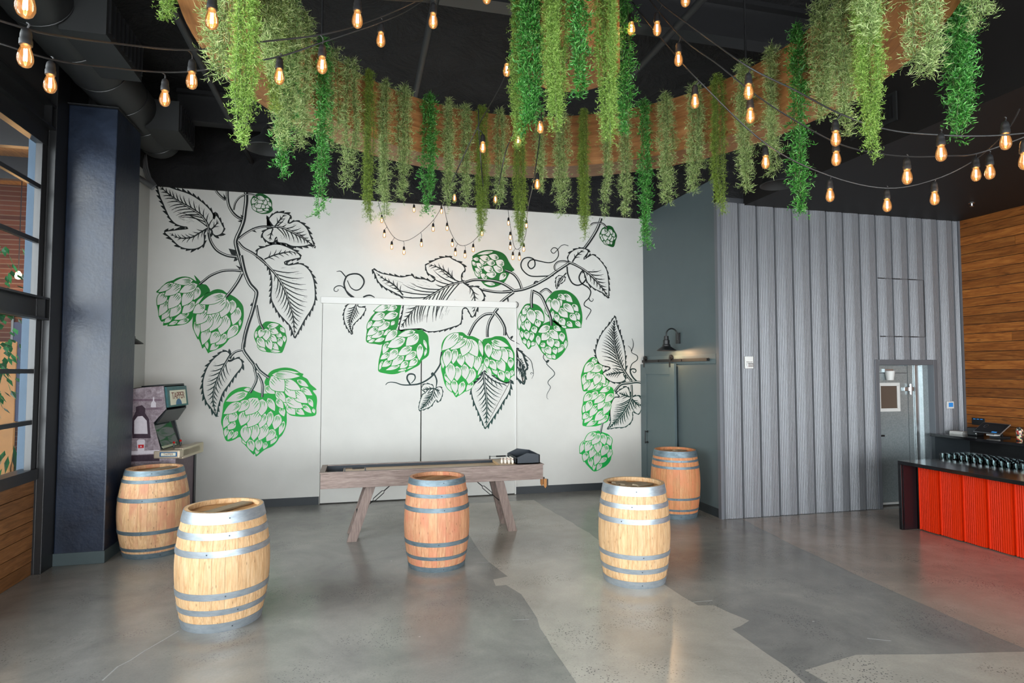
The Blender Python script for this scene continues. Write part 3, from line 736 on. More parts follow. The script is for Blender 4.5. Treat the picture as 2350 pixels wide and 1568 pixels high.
cone(v2, 'S1', '885,200 960,150 1060,110 1170,98 1280,112 1380,150 1440,210 1480,290 1530,370 1570,430 1500,470 1440,580 1380,650 1270,700 1170,712 1090,680 1030,620 980,570 930,490 885,400 870,300 890,250',
 '1300,232,1160,190,66 1150,252,1010,215,66 1100,322,1000,260,56 1240,322,1110,290,66 1390,342,1270,280,84 1050,392,950,320,62 1210,432,1060,385,74 1370,442,1230,370,84 1030,470,930,400,54 1260,495,1110,500,84 1110,562,1020,490,54 1420,490,1330,590,64 1240,662,1080,640,36 1000,535,925,445,36 985,252,900,245,36 930,352,885,290,32 1200,130,970,172,28')
cone(v2, 'S4', '1290,140 1360,105 1420,120 1450,170 1485,240 1465,310 1440,390 1370,375 1310,340 1260,280 1248,230 1265,180',
 '1340,162,1280,212,46 1350,185,1370,242,42 1380,162,1420,212,32 1330,215,1330,300,46 1380,225,1380,292,42 1420,195,1450,250,28 1300,240,1290,300,32 1400,255,1420,312,36 1345,305,1380,347,32 1450,242,1440,292,26 1310,315,1360,357,22 1400,315,1410,352,22 1275,218,1268,262,20')
cone(v2, 'S5', '560,110 620,92 700,90 780,120 850,180 895,260 925,370 930,480 905,570 840,580 720,585 640,560 560,500 480,420 450,330 460,230 510,160',
 '630,152,710,212,46 700,152,800,242,56 570,215,610,370,84 620,192,660,290,46 700,275,820,380,66 810,282,875,360,50 640,335,740,440,74 780,405,850,480,54 850,385,890,470,46 650,465,700,540,62 590,405,620,500,46 740,505,800,560,46 510,205,500,360,50 850,495,905,560,40 550,365,540,470,30 670,532,720,575,30 460,335,490,410,26')
cone(v2, 'S5', '100,590 95,500 110,420 150,340 190,280 240,262 330,270 400,320 440,400 440,500 400,560 350,640 330,760 280,815 240,850 205,810 160,750 130,660 125,600',
 '260,352,300,520,84 220,332,165,400,54 330,362,430,490,74 190,395,160,500,46 220,485,240,610,56 170,515,190,600,44 350,485,370,560,54 140,405,115,590,34 300,565,330,640,54 210,625,225,720,50 270,635,280,740,54 150,625,160,700,30 180,725,200,780,30 240,745,240,830,30 310,762,280,800,30 250,300,180,320,26')
cone(v2, 'S5', '350,640 370,580 420,530 480,500 560,480 640,500 700,560 720,620 740,720 740,800 700,880 650,940 580,985 500,960 430,910 380,840 340,760 335,690',
 '500,562,370,630,66 570,562,650,610,46 490,645,410,730,74 520,615,620,720,74 510,715,540,820,70 580,745,630,820,54 660,645,680,750,54 360,685,370,790,40 410,775,440,820,44 470,825,520,910,62 570,835,590,910,44 680,795,620,890,44 550,925,580,970,30 470,915,550,965,34 720,745,710,840,26 420,825,450,900,30')
leaf(v2, 'P', '915,756 923,716 924,686 905,673 882,661 867,647 861,633 855,617 875,626 893,630 921,635 944,631 954,638 975,640 992,646 997,638 981,628 976,613 978,607 1006,593 1030,589 1039,594 1061,606 1068,619 1060,631 1062,646 1076,656 1095,658 1107,669 1112,685 1100,700 1085,729 1070,708 1062,712 1061,726 1057,744 1039,752 1006,761 981,762 967,756 933,757',
 ['1066,646 1030,655 1000,672 970,690 940,722 920,752', '1045,644 1025,625 1000,612 982,608', '1062,648 1085,668 1090,700 1086,722', '925,678 905,655 880,640 862,625'], 2.6, 3.2)
leaf(v2, 'R6', '305,1350 330,1230 400,1150 460,1090 510,1010 520,960 480,945 410,940 400,895 330,895 260,900 210,960 185,1050 190,1140 220,1230', ['380,910 340,1000 310,1080 280,1180 300,1330'], 2, 2.4, 2.6, 6)
leaf(v2, 'S3', '1360,1475 1420,1410 1490,1310 1550,1220 1600,1130 1650,1060 1690,960 1690,855 1650,890 1540,850 1450,790 1340,740 1300,820 1220,900 1180,970 1190,1060 1230,1180 1270,1270 1320,1390', ['1340,750 1355,900 1375,1060 1385,1200 1375,1440', '1350,760 1450,850 1560,900 1650,900'], 2.4, 4.2)
leaf(v2, 'S3', '520,1245 600,1225 670,1190 730,1110 760,1140 800,1090 820,1010 800,950 760,940 710,965 690,920 630,900 570,910 540,970 590,1010 550,1050 510,1180', ['710,965 680,1050 620,1140 530,1235', '710,965 780,1000', '700,960 560,980'], 1.6, 1.8, 2.6, 6)
leaf(v2, 'S5', '175,1295 205,1230 200,1140 235,1085 200,980 170,900 110,850 75,840 80,900 85,1000 75,1120 75,1210 120,1260', ['90,960 140,1010 190,1100', '80,1060 130,1120 190,1200'], 4.5, 3, 2.8, 5)
leaf(v2, 'S4', '1368,1065 1380,950 1375,830 1350,690 1260,560 1170,490 1110,510 1040,550 1105,455 1060,410 970,405 890,440 840,490 825,550 850,590 930,620 1020,690 1060,780 1080,850 1110,890 1180,950 1280,1000', ['850,595 950,640 1050,700 1150,780 1260,900 1365,1050', '890,590 950,500 1050,420'], 2.2, 3)
leaf(v2, 'S4', '680,945 720,890 780,850 795,800 770,780 720,770 680,790 665,850', ['770,780 720,850 685,920'], 1.5, 1.6, 2.2, 5)

v3 = vine(0, 'small hop vine painted beside the barn door on the right of the white wall')
stems(v3, [('S6', '675,680 600,665 520,675 440,690 380,760', 22), ('S6', '545,690 550,780 540,820', 18), ('S6', '560,660 520,620 470,560', 16), ('S6', '265,1060 245,1160', 16)])
tendrils(v3, [('S6', '600,660 560,620 535,570 545,540 580,540 590,560 570,575 555,555', 12), ('S6', '530,550 550,490 600,450 600,410 550,380 540,340 510,310', 7), ('S6', '545,370 565,300 550,240', 6)])
cone(v3, 'S6', '150,430 200,430 240,500 270,560 320,620 330,670 290,710 200,740 110,755 75,750 60,680 55,610 65,570 90,500',
 '170,482,85,570,56 250,512,155,560,54 205,445,160,480,36 180,565,110,640,52 230,585,190,690,54 230,595,290,680,46 100,595,75,690,36 130,645,85,740,42 210,665,120,745,42 250,675,200,730,32 310,655,270,705,32')
cone(v3, 'S6', '110,760 200,745 300,710 360,720 375,780 360,850 345,950 320,1040 270,1070 200,1095 110,1095 70,1085 75,1020 60,950 80,850',
 '150,782,85,850,46 210,765,145,840,46 280,785,185,870,52 330,722,240,760,34 360,785,290,860,46 280,835,220,930,50 150,855,105,950,46 110,885,75,960,34 210,895,140,1000,46 330,865,275,980,46 120,975,75,1020,36 280,955,190,1040,54 160,975,90,1060,40 310,995,220,1070,40 200,1042,110,1090,32')
cone(v3, 'S6', '90,1230 110,1190 150,1150 220,1140 190,1125 260,1150 330,1180 350,1240 355,1320 345,1420 300,1480 240,1510 185,1535 140,1500 90,1440 65,1370 40,1355 70,1260',
 '190,1165,95,1235,46 230,1175,165,1270,56 260,1175,285,1270,50 310,1195,340,1280,46 150,1245,100,1340,54 90,1245,50,1350,34 220,1235,220,1350,54 310,1285,255,1380,50 190,1295,145,1400,50 110,1355,85,1430,40 230,1355,190,1470,46 140,1405,160,1490,34 345,1325,320,1400,30 300,1405,230,1450,30 180,1445,180,1520,26 250,1455,210,1520,30')
leaf(v3, 'S6', '385,30 410,120 440,200 465,280 485,380 490,460 490,560 470,590 490,640 440,670 370,670 310,640 265,580 340,530 260,505 220,470 195,390 200,330 230,240 270,170 330,100', ['540,650 490,580 430,480 390,350 375,220 380,60', '470,570 380,580 290,600'], 2, 3.2, 3, 7)
leaf(v3, 'S6', '315,1120 340,1060 335,960 345,880 380,815 430,810 400,770 450,730 500,710 530,760 540,810 580,800 620,800 650,860 640,940 610,980 560,955 560,1010 540,1060 480,1105 400,1110', ['550,800 520,880 450,990 380,1060 325,1115', '550,830 600,880 640,890', '530,810 470,790 420,770'], 1.8, 2.2, 2.8, 7)
# ================================================================== wine barrels
wood('oak_pale', ((186, 140, 94), (214, 176, 132), (224, 192, 152)), 'z', 1.0, .55, .07, .55)
wood('oak_stained', ((190, 140, 96), (222, 180, 134), (234, 198, 156)), 'z', 1.0, .55, .08, .7, .35, (196, 134, 104))
wood('oak_red', ((176, 118, 82), (206, 152, 114), (220, 176, 138)), 'z', .9, .55, .07, .6, .35, (200, 126, 98))
wood('oak_orange', ((172, 110, 68), (198, 140, 94), (212, 162, 116)), 'z', .9, .55, .08, .3, .35, (202, 126, 86))
wood('oak_head', ((128, 88, 48), (166, 122, 76), (188, 146, 98)), 'x', 1.0, .6, .15, .4)
wood('oak_grey', ((120, 104, 82), (150, 134, 110), (172, 156, 132)), 'x', 1.0, .7, .15, .4)
def hoopmat(key, a, b, rough):
    m = mat(key, srgb(*a), rough, .55, .5); t = NT(m); v = t.coords('Object', (1, 1, 3))
    f = t.noise(v, 9, 5, .65); t.color(t.ramp(f, [(.3, srgb(*b)), (.65, srgb(*a))])); t.rough(f, rough + .12, rough - .05); M[key] = m
hoopmat('hoop_bright', (168, 176, 182), (140, 150, 158), .38)
hoopmat('hoop_worn', (122, 138, 146), (92, 108, 116), .5)
plain('rivet', (70, 78, 84), .5, .5)
def barrel(x, y, rz, h, rh, rb, hoops, wd, hp, label, brace=None, n=24):
    root = empty('wine_barrel', (x, y, 0), rz, label, 'barrel', 'oak wine barrels standing on the concrete floor')
    R = lambda z: rb - (rb - rh) * abs(2 * z / h - 1) ** 1.9
    zs = [h * k / 14 for k in range(15)]
    s = MB(); da = 2 * math.pi / n; g = .0018; T = .03
    A0, A1 = -da / 2, da / 2
    def pt(r, a, z): return (r * math.cos(a), r * math.sin(a), z)
    cols = [[pt(R(z) - (.0012 if a in (0, 2) else 0), (A0 + g / R(z) * .4, 0.0, A1 - g / R(z) * .4)[a], z) for z in zs] for a in (0, 1, 2)]
    inn = [[pt(R(z) - T, (A0, 0.0, A1)[a], z) for z in zs] for a in (0, 1, 2)]
    s.quad_strip(cols[0], cols[1]); s.quad_strip(cols[1], cols[2]); s.quad_strip(inn[0], inn[1]); s.quad_strip(inn[1], inn[2])
    s.quad_strip(cols[0], inn[0]); s.quad_strip(cols[2], inn[2])
    for k in (0, -1):
        s.poly([cols[0][k], cols[1][k], cols[2][k], inn[2][k], inn[1][k], inn[0][k]])
    me = s.mesh('stave', M[wd], True)
    for k in range(n):
        o = link(bpy.data.objects.new('stave', me), root); o.rotation_euler = (0, 0, k * da)
    for f0, f1 in hoops:
        z0, z1 = f0 * h, f1 * h; hb = MB(); m_ = (z0 + z1) / 2
        pr = [(R(z0) + .0005, z0), (R(z0) + .004, z0), (R(m_) + .0042, m_), (R(z1) + .004, z1), (R(z1) + .0005, z1)]
        hb.lathe(pr, 48)
        ho = hb.build('hoop', M[hp], root, True)
        if z1 - z0 > .02:
            rr = random.Random(int(f0 * 1000)); a = -math.pi / 2 + rr.uniform(-.35, .35) - rz - math.atan2(x, y)
            q = MB(); q.lathe([(0, .0022), (.005, .0016), (.006, 0)], 8, (0, 0, 0), 0, Matrix.Rotation(math.pi / 2, 4, 'Y'))
            q.build('rivet', M['rivet'], ho, True).location = ((R(m_) + .0042) * math.cos(a), (R(m_) + .0042) * math.sin(a), m_); ho.children[0].rotation_euler = (0, 0, a)
    zt = h - .042; r = R(zt) - T + .004; nb = 6
    for k in range(nb):
        x0, x1 = -r + 2 * r * k / nb + .0015, -r + 2 * r * (k + 1) / nb - .0015
        xs = [x0 + (x1 - x0) * j / 6 for j in range(7)]
        up = [(xx, math.sqrt(max(0, r * r - xx * xx)), 0) for xx in xs]
        hb = MB(); hb.prism([(a[1], a[0], zt - .02) for a in up] + [(-a[1], a[0], zt - .02) for a in reversed(up)], (0, 0, .02 + .002 * (k % 2)))
        hb.build('head_board', M['oak_head'], root)
    hb = MB(); hb.lathe([(0, .03), (R(.03) - T, .03)], 24); hb.build('base_head', M['oak_head'], root)
    if brace == 'plank':
        b = MB(); b.box(-r * .93, -.055, zt + .003, r * .93, .055, zt + .02); o = b.build('brace_board', M['oak_grey'], root, bevel=.002); o.rotation_euler = (0, 0, 1.0 - rz)
    elif brace == 'broken':
        for kk, (dx, dy, a, L) in enumerate(((.02, .02, .45, .34), (.06, -.06, .55, .26), (-.08, .1, .3, .2))):
            b = MB(); P = [(-L / 2, -.045, 0), (L / 2, -.045, 0), (L / 2 - .03, .0, 0), (L / 2, .045, 0), (-L / 2 + .02, .045, 0), (-L / 2 + .035, 0, 0)]
            b.prism(P, (0, 0, .018)); o = b.build('brace_board', M['oak_grey'], root); o.location = (dx, dy, zt + .004 + kk * .004); o.rotation_euler = (.03 * kk, .05, a - rz)
    return root
barrel(-1.068, 5.556, .10, .925, .300, .362, ((.905, 1), (.782, .838), (.640, .692), (.285, .34), (.152, .200), (0, .08)), 'oak_pale', 'hoop_bright', 'pale oak wine barrel with bright hoops, nearest of the five barrels', 'plank')
barrel(-2.225, 7.735, .5, .948, .285, .362, ((.94, 1), (.862, .898), (.651, .696), (.284, .326), (.090, .125), (0, .063)), 'oak_stained', 'hoop_worn', 'wine-stained oak barrel against the navy column, in front of the arcade machine', 'plank')
barrel(.833, 6.529, .8, .925, .290, .346, ((.935, 1), (.81, .85), (.655, .703), (.285, .331), (.134, .172), (0, .055)), 'oak_red', 'hoop_worn', 'reddish wine barrel in front of the shuffleboard table')
barrel(2.664, 5.589, .3, .945, .295, .350, ((.91, 1), (.784, .832), (.640, .690), (.295, .34), (.150, .198), (0, .072)), 'oak_pale', 'hoop_bright', 'pale oak barrel with broken boards on its head, near the middle of the floor', 'broken')
barrel(4.397, 7.867, 1.1, .925, .287, .343, ((.91, 1), (.842, .872), (.742, .778), (.285, .318), (.118, .148), (0, .08)), 'oak_orange', 'hoop_worn', 'orange oak barrel standing beside the grey barn door', 'broken')

# ================================================================== shuffleboard bowling table
wood('grey_oak', ((112, 94, 88), (142, 124, 116), (164, 148, 138)), 'x', 1.0, .5, .06)
wood('grey_oak_z', ((112, 94, 88), (142, 124, 116), (164, 148, 138)), 'z', 1.0, .5, .06)
wood('lane_maple', ((176, 140, 98), (206, 172, 130), (222, 192, 152)), 'x', 1.0, .3, .06)
plain('table_black', (20, 22, 24), .45); plain('table_navy', (34, 42, 50), .5); plain('chrome', (190, 192, 194), .2, 1.0)
plain('pin_white', (222, 214, 200), .35); plain('red_band', (170, 40, 34), .5)
TX0, TX1, TY0, TY1, TZ0, TZ1 = -.41, 2.30, 7.45, 8.05, .665, .845
tb = empty('shuffleboard_table', ((TX0 + TX1) / 2, (TY0 + TY1) / 2, 0), 0, 'long weathered-grey shuffleboard bowling table on splayed board legs', 'game table')
ox, oy = (TX0 + TX1) / 2, (TY0 + TY1) / 2
def tpart(name, mt, *boxes, bevel=.002, parent=None):
    b = MB()
    for a in boxes: b.box(a[0] - ox, a[1] - oy, a[2], a[3] - ox, a[4] - oy, a[5])
    return b.build(name, M[mt], parent or tb, bevel=bevel)
tpart('front_rail', 'grey_oak', (TX0, TY0, TZ0, TX1, TY0 + .03, TZ1))
tpart('back_rail', 'grey_oak', (TX0, TY1 - .03, TZ0, TX1, TY1, TZ1))
tpart('end_rail', 'grey_oak', (TX0, TY0 + .03, TZ0, TX0 + .03, TY1 - .03, TZ1)); tpart('end_rail', 'grey_oak', (TX1 - .03, TY0 + .03, TZ0, TX1, TY1 - .03, TZ1))
tpart('rim', 'grey_oak', (TX0 - .012, TY0 - .012, TZ1, TX1 + .012, TY0 + .045, TZ1 + .012)); tpart('rim', 'grey_oak', (TX0 - .012, TY1 - .045, TZ1, TX1 + .012, TY1 + .012, TZ1 + .012))
tpart('rim', 'grey_oak', (TX0 - .012, TY0 + .045, TZ1, TX0 + .05, TY1 - .045, TZ1 + .012)); tpart('rim', 'grey_oak', (TX1 - .05, TY0 + .045, TZ1, TX1 + .012, TY1 - .045, TZ1 + .012))
tpart('underside', 'table_black', (TX0 + .03, TY0 + .03, TZ0 + .01, TX1 - .03, TY1 - .03, TZ0 + .03))
tpart('gutter', 'table_black', (TX0 + .03, TY0 + .03, TZ0 + .03, TX1 - .03, TY1 - .03, TZ1 - .07))
tpart('lining', 'table_navy', (TX0 + .05, TY1 - .048, TZ1 - .07, TX1 - .05, TY1 - .03, TZ1 + .004)); tpart('lining', 'table_navy', (TX0 + .05, TY0 + .03, TZ1 - .07, TX1 - .05, TY0 + .045, TZ1 + .002))
tpart('lane', 'lane_maple', (TX0 + .25, TY0 + .12, TZ1 - .07, TX1 - .1, TY1 - .12, TZ1 - .02))
tpart('edge_strip', 'chrome', (TX0 + .06, TY1 - .05, TZ1 + .012, TX1 - .45, TY1 - .03, TZ1 + .016))
def sloped_leg(xt, xf, y0, y1, parent):
    b = MB(); w = .058
    b.prism([(xt - w - ox, y0 - oy, TZ0), (xt + w - ox, y0 - oy, TZ0), (xf + w - ox, y0 - oy, 0), (xf - w - ox, y0 - oy, 0)], (0, y1 - y0, 0))
    return b.build('leg', M['grey_oak_z'], parent, bevel=.003)
for xt, xf in ((.17, -.05), (1.755, 1.935)):
    sloped_leg(xt, xf, 7.58, 7.65, tb); sloped_leg(xt, xf, 7.98, 8.05, tb)
    xm = xt + (xf - xt) * .55; b = MB(); b.box(xm - .02 - ox, 7.65 - oy, .27, xm + .02 - ox, 7.98 - oy, .36); b.build('cross_rail', M['grey_oak'], tb)
    sg = -1 if xf < xt else 1
    for yy in (7.72, 7.80, 7.88):
        q = MB(); q.tube([(xm + sg * .02 - ox, yy - oy, .315), (xm + sg * .05 - ox, yy - oy, .315)], .012, 8); q.build('bolt', M['table_black'], tb)
    p, q = Vector((xm - sg * .02 - ox, .0, .33)), Vector((xm - sg * .42 - ox, .0, TZ0 + .01)); d = (q - p)
    k = MB(); k.tube([p, p + d * .32], .007, 6); k.tube([p + d * .66, q], .007, 6)
    nrm = Vector((d.z, 0, -d.x)).normalized() * .017
    loop = [p + d * u + nrm * s for u, s in ((.32, 0), (.36, 1), (.62, 1), (.66, 0), (.62, -1), (.36, -1))]
    k.tube(loop, .0055, 6, closed=True); k.tube([p + Vector((0, -.02, 0)), p + Vector((0, .02, 0))], .012, 8)
    k.build('turnbuckle_brace', M['table_black'], tb, True)
def abacus(cx_, cy_, L, nb):
    b = MB(); b.box(cx_ - L / 2 - ox, cy_ - .008 - oy, TZ1 + .012, cx_ - L / 2 + .014 - ox, cy_ + .008 - oy, TZ1 + .055); b.box(cx_ + L / 2 - .014 - ox, cy_ - .008 - oy, TZ1 + .012, cx_ + L / 2 - ox, cy_ + .008 - oy, TZ1 + .055)
    b.tube([(cx_ - L / 2 - ox, cy_ - oy, TZ1 + .045), (cx_ + L / 2 - ox, cy_ - oy, TZ1 + .045)], .003, 6)
    r = b.build('score_abacus', M['table_black'], tb)
    for k in range(nb):
        q = MB(); q.lathe([(.0035, -.006), (.009, -.006), (.011, 0), (.009, .006), (.0035, .006)], 8, (cx_ - L / 2 + .10 + k * .0135 - ox, cy_ - oy, TZ1 + .045), 0, Matrix.Rotation(math.pi / 2, 4, 'Y')); q.build('bead', M['table_black'], r, True)
abacus(-.02, TY0 + .015, .25, 10); abacus(1.86, TY1 - .015, .27, 10)
# dark pin box at the far end of the table
pbx = empty('pin_box', (2.12, 7.75, TZ1 + .0135), 0, 'dark open box at the right end of the shuffleboard table', 'box')
W2, D2 = .155, .245
for sy in (-1, 1):
    b = MB(); b.prism([(-W2, sy * D2, 0), (W2, sy * D2, 0), (W2, sy * D2, .11), (-.02, sy * D2, .135), (-W2, sy * D2, .075)], (0, -sy * .012, 0)); b.build('side', M['table_navy'], pbx)
MB().box(W2 - .012, -D2, 0, W2, D2, .11).build('end', M['table_navy'], pbx); MB().box(-W2, -D2, 0, W2, D2, .01).build('bottom', M['table_black'], pbx)
MB().box(-W2, -D2, .0, -W2 + .012, D2, .075).build('end', M['table_navy'], pbx)
pin = MB(); pin.lathe([(0, 0), (.0085, 0), (.0135, .014), (.0155, .027), (.012, .043), (.0065, .053), (.0060, .057), (.0088, .066), (.0075, .075), (0, .078)], 12)
pme = pin.mesh('bowling_pin', M['pin_white'], True); pr_ = MB(); pr_.lathe([(.0072, .0535), (.0078, .0545), (.0072, .0575)], 12); prm = pr_.mesh('neck_band', M['red_band'], True)
pins = []
for r_ in range(4):
    for k in range(r_ + 1):
        pins.append((1.80 + r_ * .042, 7.68 + (k - r_ / 2) * .05))
for x_, y_ in pins:
    o = link(bpy.data.objects.new('bowling_pin', pme)); o.location = (x_ - .0, y_ - .06, TZ1 + .013)
    tag(o, 'miniature white bowling pin standing before the dark pin box', 'bowling pin', 'miniature bowling pins on the shuffleboard table')
    link(bpy.data.objects.new('neck_band', prm), o)
tpart('pin_deck', 'lane_maple', (1.76, TY0 + .045, TZ1 - .02, 1.955, TY1 - .05, TZ1 + .012))
wood('brush_wood', ((150, 96, 50), (186, 128, 72), (206, 150, 94)), 'z', 1, .5, .1)
for k, (bx_, by_) in enumerate(((2.335, 7.47), (2.335, 7.62))):
    bo = empty('bench_brush', (bx_, by_, .545), 0, ('wooden hand brush hanging at the right end corner of the shuffleboard table', 'second hand brush, tucked under the right end of the shuffleboard table')[k], 'brush')
    q = MB(); q.prism([(-.018, -.012, .12), (.018, -.012, .12), (.02, -.012, .03), (.0, -.012, 0), (-.02, -.012, .03)], (0, .024, 0)); q.build('handle', M['brush_wood'], bo, bevel=.004)
    q = MB(); q.box(.018, -.012, .02, .036, .012, .115); q.build('bristles', M['table_black'], bo)

# ================================================================== arcade machine
m = mat('side_art', (1, 1, 1), .45, 0, .3); t = NT(m); v = t.coords('Object', (1, 1, 1))
f = t.noise(v, 14, 6, .7, .8); f2 = t.noise(v, 60, 3, .6)
c = t.ramp(f, [(.3, srgb(120, 106, 112)), (.55, srgb(168, 154, 160)), (.72, srgb(196, 186, 192))])
t.color(t.mix(.5, c, t.ramp(f2, [(.35, (.55, .52, .55)), (.65, (1, 1, 1))]), 'MULTIPLY')); M['side_art'] = m
plain('art_dark', (66, 52, 62), .5, 0, .3, .3, 30); plain('art_mid', (120, 100, 112), .5, 0, .3, .25, 30); plain('art_light', (214, 206, 212), .5, 0, .3, .08, 30)
plain('art_red', (200, 34, 40), .5); plain('marquee_teal', (40, 92, 96), .35, 0, .5, .25, 20); plain('marquee_cream', (226, 222, 200), .4); plain('logo_red', (120, 58, 46), .5); plain('badge_blue', (40, 96, 140), .4)
plain('screen_dark', (52, 62, 60), .06); plain('arcade_black', (20, 24, 28), .35); plain('panel_tan', (196, 180, 158), .35, .4); plain('apron_mauve', (104, 90, 96), .5, 0, .3, .15, 25)
plain('bezel_cream', (206, 210, 180), .5); plain('knob_red', (178, 26, 24), .3)
AR = math.radians(-7); ao = Vector((-2.93, 8.42, 0)); ax = Vector((math.cos(AR), math.sin(AR), 0)); ay = Vector((-math.sin(AR), math.cos(AR), 0))
arc = empty('arcade_machine', ao, AR, 'upright arcade machine with monochrome bar-room side art and TAPPER marquee', 'arcade machine')
def uz(px, py):
    d = ray(px, py); o = Vector((0, 0, CAMH)); k = (ao - o).dot(ay) / d.dot(ay); p = o + d * k; return ((p - ao).dot(ax), p.z)
def prof(s): return [uz(float(a.split(',')[0]), float(a.split(',')[1])) for a in s.split()]
AWD = .64
top = prof('323,890 375,886 380,940 352,971 368,1034'); lowu = uz(402, 1060)[0]
body = [(0, 0), (0, top[0][1] - .06), (max(.05, top[0][0]), top[0][1])] + top[1:] + [(lowu, top[4][1] - .02), (lowu, 0)]
def panel(name, mt, y0, y1, P=body):
    b = MB(); b.prism([(u, y0, z) for u, z in P], (0, y1 - y0, 0)); return b.build(name, M[mt], arc, bevel=.004)
sp = panel('side_panel', 'side_art', 0, .02); panel('side_panel', 'arcade_black', AWD - .02, AWD)
sh = [(u, z) for u, z in body]
def span(name, mt, u0, z0, u1, z1, y0=.02, y1=AWD - .02, th=.02, parent=arc):
    d = Vector((u1 - u0, 0, z1 - z0)); n_ = Vector((d.z, 0, -d.x)).normalized() * th
    b = MB(); b.prism([(u0, y0, z0), (u1, y0, z1), (u1 - n_.x, y0, z1 - n_.z), (u0 - n_.x, y0, z0 - n_.z)], (0, y1 - y0, 0)); return b.build(name, M[mt], parent)
span('top_board', 'arcade_black', body[2][0], body[2][1], top[1][0], top[1][1]); span('back_board', 'arcade_black', .02, 0, .02, body[1][1])
mq = span('marquee', 'marquee_teal', top[1][0] + .0, top[1][1] - .015, top[2][0], top[2][1] + .02, .02, AWD - .02, .03)
span('canopy_underside', 'arcade_black', top[2][0] - .01, top[2][1], top[3][0] + .02, top[3][1])
span('screen_bezel', 'arcade_black', top[3][0] - .06, top[3][1] + .02, top[4][0] - .03, top[4][1] - .01)
sc_ = span('screen_glass', 'screen_dark', top[3][0] - .035, top[3][1], top[4][0] - .015, top[4][1] + .04, .06, AWD - .1, .006)
span('instruction_strip', 'bezel_cream', top[4][0] - .045, top[4][1] + .055, top[4][0] - .005, top[4][1] + .012, .09, AWD - .16, .004)
cu1 = uz(413, 1034)[0]; zc1 = top[4][1]; zc0 = uz(402, 1053)[1]
cp = MB(); cp.box(top[4][0] - .08, -.005, zc0, cu1, AWD + .02, zc1); cp.build('control_panel', M['panel_tan'], arc, bevel=.015)
cp = MB(); cp.box(cu1 - .11, .1, zc0 - .02, cu1 - .0, AWD + .14, zc1 + .012); cp.build('drink_rail', M['panel_tan'], arc, bevel=.012)
for yy in (.22, .42):
    k = MB(); k.tube([(cu1 - .16, yy, zc1), (cu1 - .16, yy, zc1 + .06)], .009, 8); st_ = k.build('tap_lever', M['arcade_black'], arc, True)
    k = MB(); k.lathe([(0, -.016), (.012, -.011), (.017, 0), (.012, .011), (0, .016)], 12, (cu1 - .16, yy, zc1 + .07)); k.build('knob', M['knob_red'], st_, True)
span('front_apron', 'apron_mauve', lowu, 0, lowu, zc0); k = MB(); k.box(lowu - .002, AWD - .06, 0, lowu + .012, AWD, zc0); k.build('edge_molding', M['arcade_black'], arc)
# black edge strip along the near side panel
k = MB(); k.tube([(u, .01, z) for u, z in body[1:6]], .008, 6); k.build('edge_molding', M['arcade_black'], arc)
# generic bar-room print on the near side panel
def print_(name, mt, s, lift):
    b = MB(); P = prof(s); b.poly([(u, -lift, z) for u, z in P]); return b.build(name, M[mt], sp)
print_('printed_ceiling', 'art_mid', '300,916 372,916 372,921 300,921', .0011)
print_('printed_shelf', 'art_mid', '335,937 371,935 371,940 335,941', .0012)
print_('printed_jug', 'art_dark', '304,1006 302,965 312,944 312,934 326,930 334,938 333,948 342,962 346,1006', .0012)
print_('printed_label', 'art_light', '308,996 308,966 316,956 327,955 337,966 339,996', .0014)
print_('printed_bottle', 'art_light', '346,935 347,925 351,920 351,912 354,912 354,920 358,925 358,935', .0013)
print_('printed_counter', 'art_light', '294,1036 366,1033 366,1041 294,1044', .0012)
print_('printed_counter', 'art_dark', '294,1046 366,1043 366,1058 294,1060', .0012)
print_('printed_mug', 'art_light', '316,1036 314,1012 318,1009 331,1009 333,1012 331,1036', .0018)
print_('printed_label', 'art_red', '317.5,1029 317,1021 330.5,1020.5 330,1028.5', .0022)
print_('printed_label', 'art_light', '321,1027 323.8,1022.5 326.5,1027 325,1027 323.8,1025 322.6,1027', .0025)
print_('printed_mug', 'art_red', '295,1028 295,1020 300,1020 299,1028', .0018)
def text(body_, size, mt, parent, name, loc, rot, ext=.0015, sx=1.0):
    cu = bpy.data.curves.new(name, 'FONT'); cu.body = body_; cu.size = size; cu.extrude = ext; cu.align_x = 'CENTER'; cu.align_y = 'CENTER'; cu.space_character = .92
    o = bpy.data.objects.new(name, cu); COL.objects.link(o); bpy.context.view_layer.update()
    me = bpy.data.meshes.new_from_object(o.evaluated_get(bpy.context.evaluated_depsgraph_get())); COL.objects.unlink(o); bpy.data.objects.remove(o)
    me.materials.clear(); me.materials.append(M[mt])
    q = link(bpy.data.objects.new(name, me), parent); q.location = loc; q.rotation_euler = rot; q.scale = (sx, 1, 1); return q
mu, mz = (top[1][0] + top[2][0]) / 2, (top[1][1] + top[2][1]) / 2
ma = math.atan2(top[2][0] - top[1][0], top[1][1] - top[2][1])
k = MB(); k.box(-.24, -.1, 0, .24, .085, .003); pl = k.build('marquee_plate', M['marquee_cream'], arc, bevel=.001); pl.location = (mu + .0315, AWD / 2, mz); pl.rotation_euler = (math.pi / 2 - ma, 0, math.pi / 2)
text('TAPPER', .125, 'logo_red', pl, 'lettering', (0, .012, .0035), (0, 0, 0), .001, .98)
k = MB(); k.poly([(.09 * math.cos(a) * 1.0, -.1 + .075 * math.sin(a), .004) for a in [math.pi * j / 12 for j in range(13)]]); k.build('marquee_emblem', M['badge_blue'], pl)
bu, bz = uz(387, 1043); k = MB(); k.box(-.1, -.028, 0, .1, .028, .004); bd = k.build('name_badge', M['badge_blue'], arc); bd.location = (bu, -.006, bz); bd.rotation_euler = (math.pi / 2, 0, 0)
